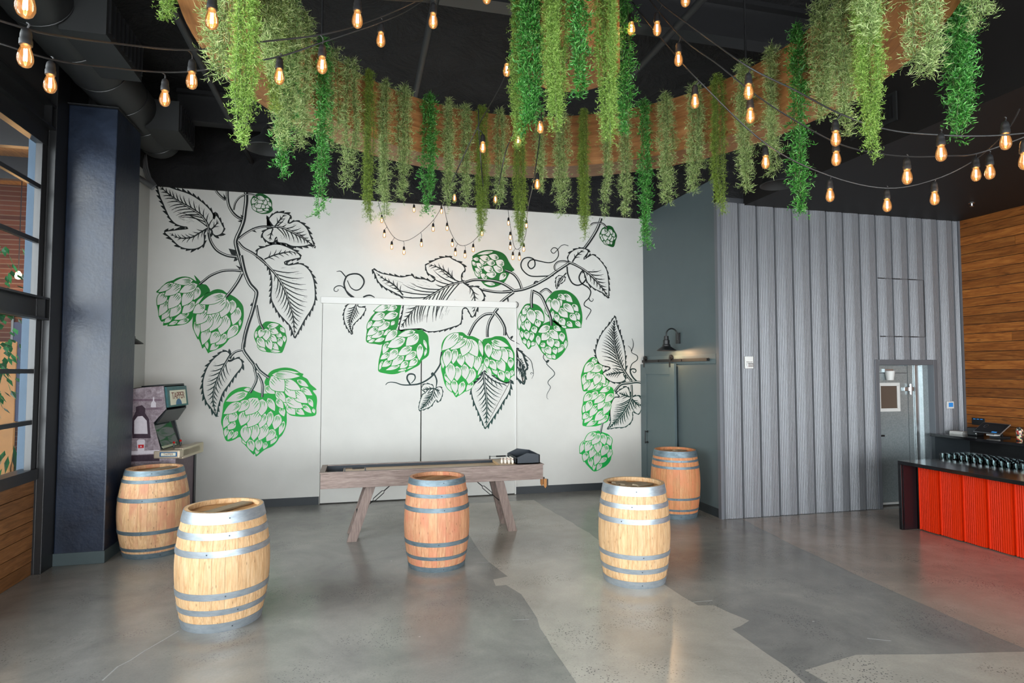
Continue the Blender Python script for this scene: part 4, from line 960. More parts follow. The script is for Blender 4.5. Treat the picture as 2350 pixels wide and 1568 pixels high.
k = MB(); k.box(-.085, -.018, .004, .085, .018, .005); k.build('badge_plate', M['marquee_cream'], bd); text('TAPPER', .036, 'logo_red', bd, 'lettering', (0, 0, .0055), (0, 0, 0), .0005, 1.0)

# ================================================================== barn door on the return wall
plain('door_grey', (88, 102, 104), .45, 0, .4, .03, 5); plain('iron_black', (18, 18, 19), .45, 0, .5)
XD = XS - .075
dr = empty('barn_door', (XD, 9.21, 0), 0, 'grey sliding barn door with one long shaker panel', 'barn door')
Yd0, Yd1, Zd = 8.63 - 9.21, 9.80 - 9.21, 2.155
MB().box(.012, Yd0, .02, .04, Yd1, Zd).build('door_panel', M['door_grey'], dr)
for a in ((Yd0, .02, Yd0 + .14, Zd), (Yd1 - .20, .02, Yd1, Zd), (Yd0 + .14, Zd - .17, Yd1 - .20, Zd), (Yd0 + .14, .02, Yd1 - .20, .24)):
    MB().box(0, a[0], a[1], .012, a[2], a[3]).build('stile', M['door_grey'], dr, bevel=.002)
hd = MB(); hd.tube([(-.045, 9.555 - 9.21, .80), (-.045, 9.555 - 9.21, 1.02)], .009, 8)
for z_ in (.82, 1.0): hd.tube([(0, .345, z_), (-.045, .345, z_)], .009, 8); hd.tube([(-.004, .345, z_), (0, .345, z_)], .02, 10)
hd.build('pull_handle', M['iron_black'], dr, True)
tk = empty('door_track', (XS, 8.7, 2.2), 0, 'black sliding-door rail with hangers above the barn door', 'door rail')
MB().box(-.02, 7.56 - 8.7, -.05, 0, YW - .01 - 8.7, .085).build('backing_board', M['door_grey'], tk)
MB().box(-.05, 7.70 - 8.7, -.018, -.04, YW - .02 - 8.7, .028).build('rail', M['iron_black'], tk)
for yy in (7.74, 8.45, 9.2, 9.74): MB().tube([(-.02, yy - 8.7, .005), (-.058, yy - 8.7, .005)], .016, 8).build('standoff', M['iron_black'], tk, True)
for yy in (8.76, 9.66):
    b = MB(); b.lathe([(0, -.012), (.045, -.012), (.045, .012), (0, .012)], 16, (-.055, yy - 8.7, .055), 0, Matrix.Rotation(math.pi / 2, 4, 'Y')); h_ = b.build('hanger_wheel', M['iron_black'], tk, True)
    MB().box(-.082, yy - 8.7 - .02, -.10, -.076, yy - 8.7 + .02, .06).build('hanger_strap', M['iron_black'], h_)
m = mat('warm_bulb', (1, .7, .4), .4); NT(m).b.inputs['Emission Color'].default_value = (1, .62, .3, 1); NT(m).b.inputs['Emission Strength'].default_value = 12; M['warm_bulb'] = m
def gooseneck(x, y, z, sx, label, power):
    """x: wall face, sx: direction out of the wall"""
    r = empty('wall_lamp', (x, y, z), 0, label, 'wall lamp')
    MB().box(min(0, sx * .03), -.05, -.08, max(0, sx * .03), .05, .09).build('backplate', M['iron_black'], r, bevel=.004)
    cz = -.13; pts = [(sx * .03, 0, -.02), (sx * .03, 0, .06)] + [(sx * (.125 - .095 * math.cos(a)), 0, .06 + .095 * math.sin(a)) for a in [math.pi * k / 10 for k in range(1, 10)]] + [(sx * .22, 0, .05), (sx * .22, 0, -.01)]
    MB().tube(pts, .011, 8).build('arm', M['iron_black'], r, True)
    s = MB(); s.lathe([(.012, .04), (.035, .035), (.038, -.02), (.05, -.03), (.05, -.09), (.062, -.10), (.065, -.125), (.10, -.15), (.15, -.185), (.152, -.195), (.148, -.195), (.095, -.16), (.05, -.14)], 28, (sx * .22, 0, 0)); s.build('shade', M['iron_black'], r, True)
    s = MB(); s.lathe([(0, -.165), (.018, -.158), (.024, -.142), (.02, -.13), (0, -.125)], 14, (sx * .22, 0, 0)); s.build('bulb', M['warm_bulb'], r, True)
    l = bpy.data.lights.new('lamp_light', 'POINT'); l.energy = power; l.color = (1, .62, .32); l.shadow_soft_size = .03
    lo = link(bpy.data.objects.new('lamp_light', l), r); lo.location = (sx * .22, 0, -.19)
    return r
gooseneck(XS, 8.60, 2.55, -1, 'black gooseneck lamp above the barn door rail', 5)
gooseneck(-2.99, 8.50, 2.575, 1, 'black gooseneck lamp half hidden behind the navy column', .4)

# ================================================================== cold-room door
plain('plastic_white', (214, 214, 210), .4); plain('steel_bright', (200, 204, 206), .25, .9); plain('window_dark', (92, 80, 70), .1)
cd_ = empty('cold_room_door', (7.9, YM + .12, 0), 0, 'galvanised cold-room door with a small white-framed window', 'door')
MB().box(-.345, 0, .05, .34, .05, 2.12).build('leaf', M['galvanised'], cd_, bevel=.003)
MB().box(-.345, -.004, .02, .34, .045, .05).build('bottom_strip', M['plastic_white'], cd_)
MB().box(-.345, -.003, 2.005, .33, 0, 2.013).build('panel_seam', M['seam_dark'], cd_)
wf = MB(); wf.box(-.235, -.02, 1.42, .175, 0, 1.47); wf.box(-.235, -.02, 1.81, .175, 0, 1.86); wf.box(-.235, -.02, 1.47, -.185, 0, 1.81); wf.box(.125, -.02, 1.47, .175, 0, 1.81)
w_ = wf.build('window_frame', M['plastic_white'], cd_, bevel=.004); MB().box(-.185, -.008, 1.47, .125, -.004, 1.81).build('pane', M['window_dark'], w_)
MB().box(-.28, -.035, 1.045, -.15, -.01, 1.07).build('lever_handle', M['iron_black'], cd_)
k = MB(); k.box(-.11, -.03, 2.02, .05, 0, 2.07); k.build('closer_bracket', M['steel_bright'], cd_)
k = MB(); k.lathe([(.05, 0), (.07, .14), (.0, .14)], 16, (-.04, -.05, 1.90)); k.build('closer_cover', M['plastic_white'], cd_, True)
for z_ in (1.76, .45):
    h_ = MB().box(.25, -.03, z_ - .03, .43, 0, z_ + .03).build('hinge', M['steel_bright'], cd_, bevel=.004); k = MB(); k.tube([(.36, -.035, z_ - .08), (.36, -.035, z_ + .08)], .018, 10); k.build('hinge_pin', M['steel_bright'], h_, True)
jb = empty('cold_room_jamb', (8.4, YM + .12, 0), 0, 'bright galvanised jamb strips right of the cold-room door', 'jamb')
MB().box(-.15, .0, 0, -.04, .05, 2.13).build('strip', M['galvanised'], jb); MB().box(-.035, -.02, 0, .07, .05, 2.13).build('strip', M['steel_bright'], jb); MB().box(.07, -.06, 0, .17, .05, 2.13).build('strip', M['galvanised'], jb)

# ================================================================== small wall devices
sb = empty('alarm_strobe', (5.32, YM - .028, 2.16), 0, 'small white alarm strobe on the grey metal wall', 'alarm')
MB().box(-.065, -.03, -.085, .065, 0, .085).build('housing', M['plastic_white'], sb, bevel=.006); MB().box(-.045, -.05, -.06, .045, -.03, -.01).build('lens', M['steel_bright'], sb, bevel=.006); MB().box(-.05, -.031, .0, .05, -.0295, .012).build('trim_line', M['steel_bright'], sb)
th_ = empty('thermostat', (8.87, YM - .028, 1.515), 0, 'white thermostat with blue screen beside the plank wall', 'thermostat')
MB().box(-.065, -.022, -.055, .065, 0, .055).build('housing', M['plastic_white'], th_, bevel=.006)
m = mat('screen_blue', srgb(30, 92, 150), .2); NT(m).b.inputs['Emission Color'].default_value = (*srgb(40, 110, 170), 1); NT(m).b.inputs['Emission Strength'].default_value = .35; M['screen_blue'] = m
MB().box(-.04, -.0235, -.03, .045, -.022, .035).build('screen', M['screen_blue'], th_)

# ================================================================== bar
m = mat('bar_stone', srgb(14, 14, 16), .12, 0, .5); M['bar_stone'] = m
plain('end_reflection', (34, 20, 24), .35); plain('back_panel', (10, 12, 13), .5); plain('counter_grey', (40, 46, 50), .4)
bar = empty('bar_counter', (7.2, 4.4, 0), 0, 'bar with black stone top and orange-red ribbed metal front', 'bar')
bx0, by0 = 7.2, 4.4
MB().box(6.80 - bx0, 2.2 - by0, .835, 7.52 - bx0, 6.45 - by0, .88).build('worktop', M['bar_stone'], bar, bevel=.003)
MB().box(6.80 - bx0, 6.405 - by0, 0, 7.52 - bx0, 6.45 - by0, .835).build('waterfall_end', M['bar_stone'], bar, bevel=.003)
MB().box(6.83 - bx0, 6.395 - by0, .01, 7.03 - bx0, 6.405 - by0, .83).build('reflection_sheet', M['end_reflection'], bar)  # maroon sheet paints the red front's reflection on the stone end
MB().box(7.05 - bx0, 2.2 - by0, 0, 7.5 - bx0, 6.40 - by0, .83).build('carcass', M['back_panel'], bar)
y = 6.36
while y > 2.4:
    s_ = sheet(bar, M['red_cladding'], (7.05 - bx0, y - by0, 0), (0, -1, 0), (-1, 0, 0), .012, .834); y -= PITCH_P
bc = empty('back_bar', (8.82, 5.0, 0), 0, 'black open back bar counter against the plank wall', 'counter')
MB().box(8.45 - 8.82, -2.6, 1.05, XR - .005 - 8.82, YM - .05 - 5, 1.09).build('worktop', M['bar_stone'], bc, bevel=.003)
MB().box(8.46 - 8.82, YM - .12 - 5, 0, XR - .01 - 8.82, YM - .06 - 5, 1.05).build('end_panel', M['counter_grey'], bc)
MB().box(XR - .05 - 8.82, -2.6, 0, XR - .01 - 8.82, YM - .12 - 5, 1.05).build('back', M['back_panel'], bc); MB().box(8.5 - 8.82, -2.6, .3, XR - .05 - 8.82, YM - .12 - 5, .33).build('shelf', M['back_panel'], bc)
gs = empty('glass_station', (7.9, 5.0, 0), 0, 'steel drainboard behind the bar carrying rows of glasses', 'drainboard')
MB().box(-.32, -1.0, .76, .25, 1.62, .79).build('tray', M['steel_bright'], gs, bevel=.003)
for a in ((-.30, -.98), (.21, -.98), (-.30, 1.58), (.21, 1.58)): MB().box(a[0], a[1], 0, a[0] + .03, a[1] + .03, .76).build('leg', M['steel_bright'], gs)
m = bpy.data.materials.new('glassware'); m.use_nodes = True; nt = m.node_tree; nt.nodes.remove(nt.nodes['Principled BSDF'])
tr = nt.nodes.new('ShaderNodeBsdfTransparent'); tr.inputs[0].default_value = (.86, .93, .93, 1); gl = nt.nodes.new('ShaderNodeBsdfGlossy'); gl.inputs['Roughness'].default_value = .04
lw_ = nt.nodes.new('ShaderNodeLayerWeight'); lw_.inputs[0].default_value = .35; mx = nt.nodes.new('ShaderNodeMixShader')
nt.links.new(lw_.outputs['Fresnel'], mx.inputs[0]); nt.links.new(tr.outputs[0], mx.inputs[1]); nt.links.new(gl.outputs[0], mx.inputs[2]); nt.links.new(mx.outputs[0], nt.nodes['Material Output'].inputs[0]); M['glassware'] = m
g_ = MB(); g_.lathe([(0, .0), (.027, 0), (.03, .004), (.038, .14), (.0365, .14), (.0285, .012), (0, .012)], 14); gme = g_.mesh('pint_glass', M['glassware'], True)
for j in range(15):
    for i in range(6):
        o = link(bpy.data.objects.new('pint_glass', gme)); o.location = (7.63 + i * .085 + (j % 2) * .008, 6.53 - j * .085, .791)
        tag(o, 'clear pint glass in the rows behind the bar', 'glass', 'clear pint glasses on the drainboard')
# things on the back bar
tt = empty('touchscreen_till', (8.83, 6.72, 1.09), math.radians(-8), 'tilted touchscreen till on the back bar', 'till')
Mt = Matrix.Rotation(math.radians(-38), 4, 'Y')
for nm, mt, bxs in (('screen_body', 'steel_bright', (-.105, -.215, .08, .115, .215, .095)), ('screen', 'screen_dark', (-.095, -.205, .095, .105, .205, .099)), ):
    b = MB(); b.box(*bxs, M=Matrix.Translation((-.02, 0, .06)) @ Mt); b.build(nm, M['bar_stone'] if nm == 'screen' else M[mt], tt, bevel=.003)
b = MB(); b.box(-.09, -.15, .0995, -.065, -.07, .1, M=Matrix.Translation((-.02, 0, .06)) @ Mt); b.build('screen_button', M['screen_blue'], tt)
b = MB(); b.lathe([(.03, .0), (.032, .001), (.030, .002)], 16, (0, 0, 0), 0, Matrix.Translation((-.02, 0, .06)) @ Mt @ Matrix.Translation((.03, .1, .1))); b.build('screen_ring', M['steel_bright'], tt)
b = MB(); b.box(-.02, -.09, 0, .13, .09, .02); b.beam((.06, 0, .01), (.02, 0, .12), .08, .03); b.build('stand', M['table_black'], tt)
b = MB(); b.box(-.1, -.06, .03, .0, .06, .05); b.build('receipt', M['plastic_white'], tt)
pt_ = empty('receipt_printer', (8.84, 7.03, 1.09), 0, 'black receipt printer beside the till', 'printer')
MB().box(-.07, -.075, 0, .07, .075, .12).build('body', M['table_black'], pt_, bevel=.012); MB().box(-.074, -.05, .09, -.07, .05, .105).build('paper_slot', M['seam_dark'], pt_); MB().box(-.0745, -.07, .03, -.07, -.055, .04).build('indicator', M['plastic_white'], pt_)
b = MB(); b.tube([(.05, .07, .06), (.06, .13, .08), (.1, .15, .03), (.15, .12, .004)], .006, 6); b.build('cable', M['table_black'], pt_, True)
nk = empty('napkin_stack', (8.80, 7.26, 1.09), .2, 'stack of folded white napkins by the metal wall', 'napkins')
for j in range(4):
    b = MB(); b.box(-.07, -.09, j * .011, .07, .09, j * .011 + .009); o = b.build('napkin', M['plastic_white'], nk, bevel=.003); o.rotation_euler = (0, 0, .06 * (j - 1.5))
ol = empty('outlet_plate', (XR - .008, 7.24, 1.27), 0, 'black outlet plate on the planks above the printer', 'outlet')
MB().box(-.008, -.1, -.055, 0, .1, .055).build('plate', M['table_black'], ol, bevel=.003)
for j in range(3): MB().box(-.01, -.07 + j * .055, .03, -.008, -.035 + j * .055, .04).build('switch', M['screen_blue'], ol)
m = mat('can_print', (1, 1, 1), .3); t = NT(m); v = t.coords('Object'); vo = t.n('ShaderNodeTexVoronoi'); vo.inputs['Scale'].default_value = 45; t.l(v, vo.inputs['Vector'])
t.color(t.ramp(vo.outputs['Color'], [(.2, srgb(40, 50, 46)), (.45, srgb(210, 196, 150)), (.6, srgb(176, 54, 40)), (.8, srgb(222, 216, 196))], 'CONSTANT')); M['can_print'] = m
cn = empty('printed_can', (8.74, 6.34, 1.09), 0, 'colourfully printed tall can at the right edge of the back bar', 'can')
b = MB(); b.lathe([(0, 0), (.036, 0), (.04, .008), (.04, .15), (.032, .165), (0, .165)], 20); b.build('body', M['can_print'], cn, True); b = MB(); b.lathe([(0, .165), (.026, .166), (.026, .185), (0, .187)], 16); b.build('lid', M['table_black'], cn, True)

# ================================================================== black services under the roof
du = empty('spiral_duct', (-2.68, 5.5, 5.22), 0, 'big black spiral duct with side grilles along the left ceiling', 'duct')
b = MB(); b.tube([(0, -9, 0), (0, 3.62, 0)], .27, 32); b.build('pipe', M['duct_black'], du, True)
b = MB(); b.lathe([(.27, 0), (.255, .05), (.20, .10), (.11, .14), (0, .155)], 32, (0, 3.62, 0), 0, Matrix.Rotation(-math.pi / 2, 4, 'X')); b.build('end_cap', M['duct_black'], du, True)
for yy in [-1.5 + .62 * k for k in range(9)]:
    b = MB(); b.tube([(.273 * math.cos(a), yy + .05 * math.sin(a), .273 * math.sin(a)) for a in [2 * math.pi * k / 32 for k in range(32)]], .006, 6, closed=True); b.build('seam_band', M['steel_black'], du, True)
for y0, y1 in ((.35, 1.25), (2.55, 3.25)):
    g_ = MB().box(.16, y0, -.25, .52, y1, .12).build('grille_box', M['duct_black'], du)
    for k in range(9):
        yy = y0 + .05 + (y1 - y0 - .1) * k / 8; MB().box(.52, yy - .008, -.21, .54, yy + .008, .09).build('louver', M['steel_black'], g_)
for (p, r, lab) in ((at(612, 335, 7.2), .235, 'black dome pendant behind the left hanging plants'), (at(1790, 415, 6.3), .20, 'black dome pendant in front of the grey metal wall')):
    q = empty('dome_pendant', (p.x, p.y, p.z), 0, lab, 'pendant lamp')
    b = MB(); b.lathe([(.03, .22), (.05, .2), (.08, .12), (r * .75, .05), (r, -.04), (r * .985, -.045), (r * .7, .03), (.04, .1)], 28); b.build('shade', M['duct_black'], q, True)
    b = MB(); b.tube([(0, 0, .2), (0, 0, ZC - p.z - .02)], .009, 6); b.build('stem', M['steel_black'], q)
plain('conduit_grey', (128, 130, 132), .4, .6)
cdt = empty('conduit_run', (-2.9, 9.6, 4.6), 0, 'grey electrical conduits in the corner left of the mural', 'conduit')
for k in range(3):
    P = [on_y(a, b_, 9.5 + .05 * k) - Vector((-2.9, 9.6, 4.6)) for a, b_ in ((326 + 4 * k, 355), (328 + 5 * k, 385), (337 + 4 * k, 408), (352 + 3 * k, 426))]
    MB().tube(P, .016, 8).build('conduit', M['conduit_grey'], cdt, True)
P = [on_y(a, b_, 9.35) - Vector((-2.9, 9.6, 4.6)) for a, b_ in ((318, 408), (338, 421), (352, 432))]
MB().tube(P, .04, 10).build('sleeve', M['conduit_grey'], cdt, True)
vt = empty('ceiling_grille', (5.30, 5.2, 4.75), 0, 'black vent grille high on the edge of the soffit', 'vent')
MB().box(-.02, -.3, -.15, 0, .3, .15).build('frame', M['duct_black'], vt)
for k in range(12): MB().box(-.03, -.27 + k * .048, -.12, -.02, -.255 + k * .048, .12).build('louver', M['steel_black'], vt)
p = on_z(2230, 466, ZM); sk = empty('sprinkler', (p.x, p.y, ZM), 0, 'chrome sprinkler head on the black soffit', 'sprinkler')
b = MB(); b.lathe([(.04, 0), (.04, -.006), (.015, -.01), (.01, -.04), (.025, -.045), (.025, -.05), (0, -.05)], 14); b.build('head', M['chrome'], sk, True)
# ================================================================== wooden ring with hanging plants
RCX, RCY, RIN, ROUT, RZ0, RZ1 = 1.085, 3.20, 1.615, 1.92, 3.75, 4.175
def ring_wood(key, cols):
    m = mat(key, (1, 1, 1), .45, 0, .35); t = NT(m); tc = t.n('ShaderNodeTexCoord'); sx = t.n('ShaderNodeSeparateXYZ'); t.l(tc.outputs['Object'], sx.inputs[0])
    a = t.math('ARCTAN2', sx.outputs['Y'], sx.outputs['X']); r = t.math('SQRT', t.math('ADD', t.math('MULTIPLY', sx.outputs['X'], sx.outputs['X']), t.math('MULTIPLY', sx.outputs['Y'], sx.outputs['Y'])))
    cb = t.n('ShaderNodeCombineXYZ'); t.l(t.math('MULTIPLY', a, 2.4), cb.inputs[0]); t.l(t.math('MULTIPLY', sx.outputs['Z'], 16), cb.inputs[1]); t.l(t.math('MULTIPLY', r, 16), cb.inputs[2])
    f = t.noise(cb.outputs[0], 2.0, 5, .6, .8); g = t.noise(cb.outputs[0], 9, 3, .6)
    c = t.ramp(f, [(.3, srgb(*cols[0])), (.5, srgb(*cols[1])), (.72, srgb(*cols[2]))])
    t.color(t.mix(.3, c, t.ramp(g, [(.35, (.5, .45, .4)), (.6, (1, 1, 1))]), 'MULTIPLY')); t.bump(g, .08, .003); M[key] = m
ring_wood('ring_wood', ((118, 78, 42), (144, 98, 56), (162, 116, 72)))
ring = empty('ring_canopy', (RCX, RCY, RZ0), 0, 'large suspended wooden ring carrying the hanging plants', 'ceiling ring')
b = MB(); H_ = RZ1 - RZ0; b.lathe([(RIN, 0), (ROUT, 0), (ROUT, H_), (RIN, H_), (RIN, 0)], 128); b.build('hoop', M['ring_wood'], ring, True)
for k in range(6):
    a = .35 + k * math.pi / 3; x, y = (RIN + ROUT) / 2 * math.cos(a), (RIN + ROUT) / 2 * math.sin(a)
    b = MB(); b.tube([(x, y, H_ - .01), (x, y, ZC - RZ0 - .01)], .008, 6); b.build('hanger_rod', M['steel_black'], ring, True)
DRX, DRY, DRR = 1.165, 3.175, .262
drum = empty('drum_planter', (DRX, DRY, RZ0), 0, 'small wooden drum hanging in the centre of the ring', 'planter')
b = MB(); b.lathe([(0, 0), (DRR, 0), (DRR, H_ + .1), (0, H_ + .1)], 64); b.build('drum', M['ring_wood'], drum, True)
b = MB(); b.tube([(0, 0, H_ + .09), (0, 0, ZC - RZ0 - .01)], .012, 8); b.build('hanger_rod', M['steel_black'], drum, True)

def leafmat(key, stops, rough=.5):
    m = mat(key, (1, 1, 1), rough, 0, .35); t = NT(m)
    at_ = t.n('ShaderNodeAttribute'); at_.attribute_name = 'leafv'
    c = t.ramp(at_.outputs['Fac'], [(p, srgb(*c)) for p, c in stops]); t.color(c)
    # thin leaves let some light through
    tr = t.n('ShaderNodeBsdfTranslucent'); t.l(c, tr.inputs['Color']); mx = t.n('ShaderNodeMixShader'); mx.inputs[0].default_value = .25
    out = t.t.nodes['Material Output']; t.l(t.b.outputs[0], mx.inputs[1]); t.l(tr.outputs[0], mx.inputs[2]); t.l(mx.outputs[0], out.inputs[0]); M[key] = m
leafmat('leaf_pale', [(0, (54, 78, 34)), (.5, (132, 158, 90)), (1, (208, 218, 162))])
leafmat('leaf_fern', [(0, (64, 98, 32)), (.5, (116, 152, 60)), (1, (180, 204, 120))])
leafmat('leaf_dark', [(0, (18, 62, 16)), (.5, (50, 122, 42)), (1, (132, 194, 108))], .35)
leafmat('leaf_olive', [(0, (48, 68, 20)), (.5, (100, 126, 44)), (1, (160, 178, 84))])
plain('vine_stem', (70, 84, 40), .6)
KIND = {  # strands, node spacing, leaves per node, leaf length, leaf width, droop, material
    'L': (8, .0110, 3, .034, .0030, .25, 'leaf_pale'), 'F': (13, .0090, 5, .0165, .0026, .15, 'leaf_fern'),
    'D': (6, .0150, 4, .030, .0054, .05, 'leaf_dark'), 'O': (12, .0090, 5, .0170, .0027, .35, 'leaf_olive')}
def foliage(seed, L, R, kind, lean=(0, 0)):
    rs = np.random.RandomState(seed); ns, ds, npn, ll, lw, droop, mt = KIND[kind]
    ns = max(5, int(ns * (R / .07) ** 1.1)); V, F, A = [], [], []; strands = []
    P_, D_, S_ = [], [], []
    for s in range(ns):
        a = rs.uniform(0, 2 * math.pi); rr = R * math.sqrt(rs.uniform(0, 1)) * .66
        Ls = L * (1 - .48 * (rr / R) * rs.uniform(.4, 1.2)) if s > 1 else L * rs.uniform(.93, 1.0)
        n = max(6, int(Ls / ds)); t = np.linspace(0, 1, n); z = -Ls * t; fr = -z / L
        pf = np.interp(fr, [0, .08, .45, .75, 1], [.45, .8, 1.0, .7, .28])
        ph1, ph2 = rs.uniform(0, 6.3, 2); wob = .012 * np.sin(t * 9 * Ls + ph1) * t
        x = rr * math.cos(a) * pf + wob + lean[0] * fr; y = rr * math.sin(a) * pf + .012 * np.cos(t * 8 * Ls + ph2) * t + lean[1] * fr
        P = np.c_[x, y, z]; strands.append(P[::max(1, n // 10)])
        pts = np.repeat(P, npn, 0) + rs.normal(0, .004, (n * npn, 3)); m = len(pts)
        ang = rs.uniform(0, 2 * math.pi, m); el = rs.normal(-droop, .55, m)
        out = np.c_[x, y]; nrm = np.linalg.norm(out, axis=1, keepdims=True) + 1e-6
        ob = np.repeat(out / nrm, npn, 0) * .55
        d = np.c_[np.cos(ang) * np.cos(el) + ob[:, 0], np.sin(ang) * np.cos(el) + ob[:, 1], np.sin(el)]
        d /= np.linalg.norm(d, axis=1, keepdims=True)
        P_.append(pts); D_.append(d); S_.append(ll * rs.uniform(.6, 1.25, m))
        # side sprigs that break up the outline
        nb = int(Ls / (.016 if kind in 'LD' else .011)); i0 = rs.randint(1, n, nb); bp = P[i0]; ba = rs.uniform(0, 2 * math.pi, nb)
        bd = np.c_[np.cos(ba) + 1.2 * x[i0] / (R + 1e-6), np.sin(ba) + 1.2 * y[i0] / (R + 1e-6), rs.uniform(-.9, .25, nb)]; bd /= np.linalg.norm(bd, axis=1, keepdims=True)
        bl = rs.uniform(.25, 1.0, (nb, 1)) * (.062 if kind in 'LD' else .042); kk = 4
        for q in range(1, kk + 1):
            f_ = q / kk; node = bp + bd * bl * f_ + np.array([0, 0, -.25]) * bl * f_ * f_
            for rep in range(3 if q == kk else 2):
                dd = bd * .75 + rs.normal(0, .55, (nb, 3)); dd /= np.linalg.norm(dd, axis=1, keepdims=True)
                P_.append(node); D_.append(dd); S_.append(ll * rs.uniform(.5, 1.0, nb))
    P = np.concatenate(P_); D = np.concatenate(D_); S = np.concatenate(S_)[:, None]; m = len(P)
    up = rs.normal(0, 1, (m, 3)); X = np.cross(D, up); X /= np.linalg.norm(X, axis=1, keepdims=True) + 1e-9
    W = lw * rs.uniform(.7, 1.3, (m, 1)); rv = rs.uniform(-.22, .22, m)
    sag = rs.normal(0, .25, (m, 3)) * S + np.array([0, 0, .18]) * S
    mid = P + D * S * .5 + rs.normal(0, .16, (m, 3)) * S; tip = P + D * S + sag
    V = np.stack([P - X * W * .25, P + X * W * .25, mid + X * W * .5, mid - X * W * .5, tip], 1).reshape(-1, 3)
    base = np.arange(m)[:, None] * 5
    quads = base + np.array([[0, 1, 2, 3]]); tris = base + np.array([[3, 2, 4]])
    depth = np.clip(np.hypot(P[:, 0], P[:, 1]) / (R * .9), 0, 1) * .0
    av = np.clip(np.stack([.1 + rv, .1 + rv, .5 + rv, .5 + rv, .95 + rv], 1), 0, 1).reshape(-1)
    me = bpy.data.meshes.new('foliage'); nq, ntr = len(quads), len(tris)
    me.vertices.add(len(V)); me.vertices.foreach_set('co', V.astype(np.float32).ravel())
    me.loops.add(nq * 4 + ntr * 3); me.loops.foreach_set('vertex_index', np.concatenate([quads.ravel(), tris.ravel()]).astype(np.int32))
    me.polygons.add(nq + ntr); me.polygons.foreach_set('loop_start', np.concatenate([np.arange(nq) * 4, nq * 4 + np.arange(ntr) * 3]).astype(np.int32))
    at_ = me.attributes.new('leafv', 'FLOAT', 'POINT'); at_.data.foreach_set('value', av.astype(np.float32))
    me.materials.append(M[mt]); me.update(calc_edges=True)
    return me, strands
def plant(X, Y, z1, z0, R, kind, label, lean=(0, 0), seed=0, scale=1.0):
    L = z1 - z0; r = empty('hanging_plant', (X, Y, z1), 0, label, 'hanging plant', 'artificial plants hanging from the wooden ring')
    me, st_ = foliage(seed, L, R, kind, lean)
    o = link(bpy.data.objects.new('foliage', me), r); o['kind'] = 'stuff'
    b = MB()
    for s in st_[:6]: b.tube([tuple(p) for p in s], .0018, 4, caps=False)
    s_ = b.build('vine_stem', M['vine_stem'], r); s_['kind'] = 'stuff'
    return r
def proj(p):
    v = Vector(p) - Vector((0, 0, CAMH)); d = v.dot(_fw); return CX + FPX * v.dot(_rt) / d, CY - FPX * v.dot(_up) / d, d
def anchor(px, py, R, cx=RCX, cy=RCY, z=RZ1, wy=.35):
    best = None
    for k in range(1440):
        a = k * 2 * math.pi / 1440; p = (cx + R * math.cos(a), cy + R * math.sin(a), z)
        if (Vector(p) - Vector((0, 0, CAMH))).dot(_fw) < .4: continue
        q = proj(p); e = (q[0] - px) ** 2 + wy * (q[1] - py) ** 2
        if best is None or e < best[0]: best = (e, a, p, q[2])
    return best[1], best[2], best[3]
KN = {'L': 'pale grey-green antler-leaved', 'F': 'fine bright-green ferny', 'D': 'dark green rosemary-leaved', 'O': 'olive-green feathery'}
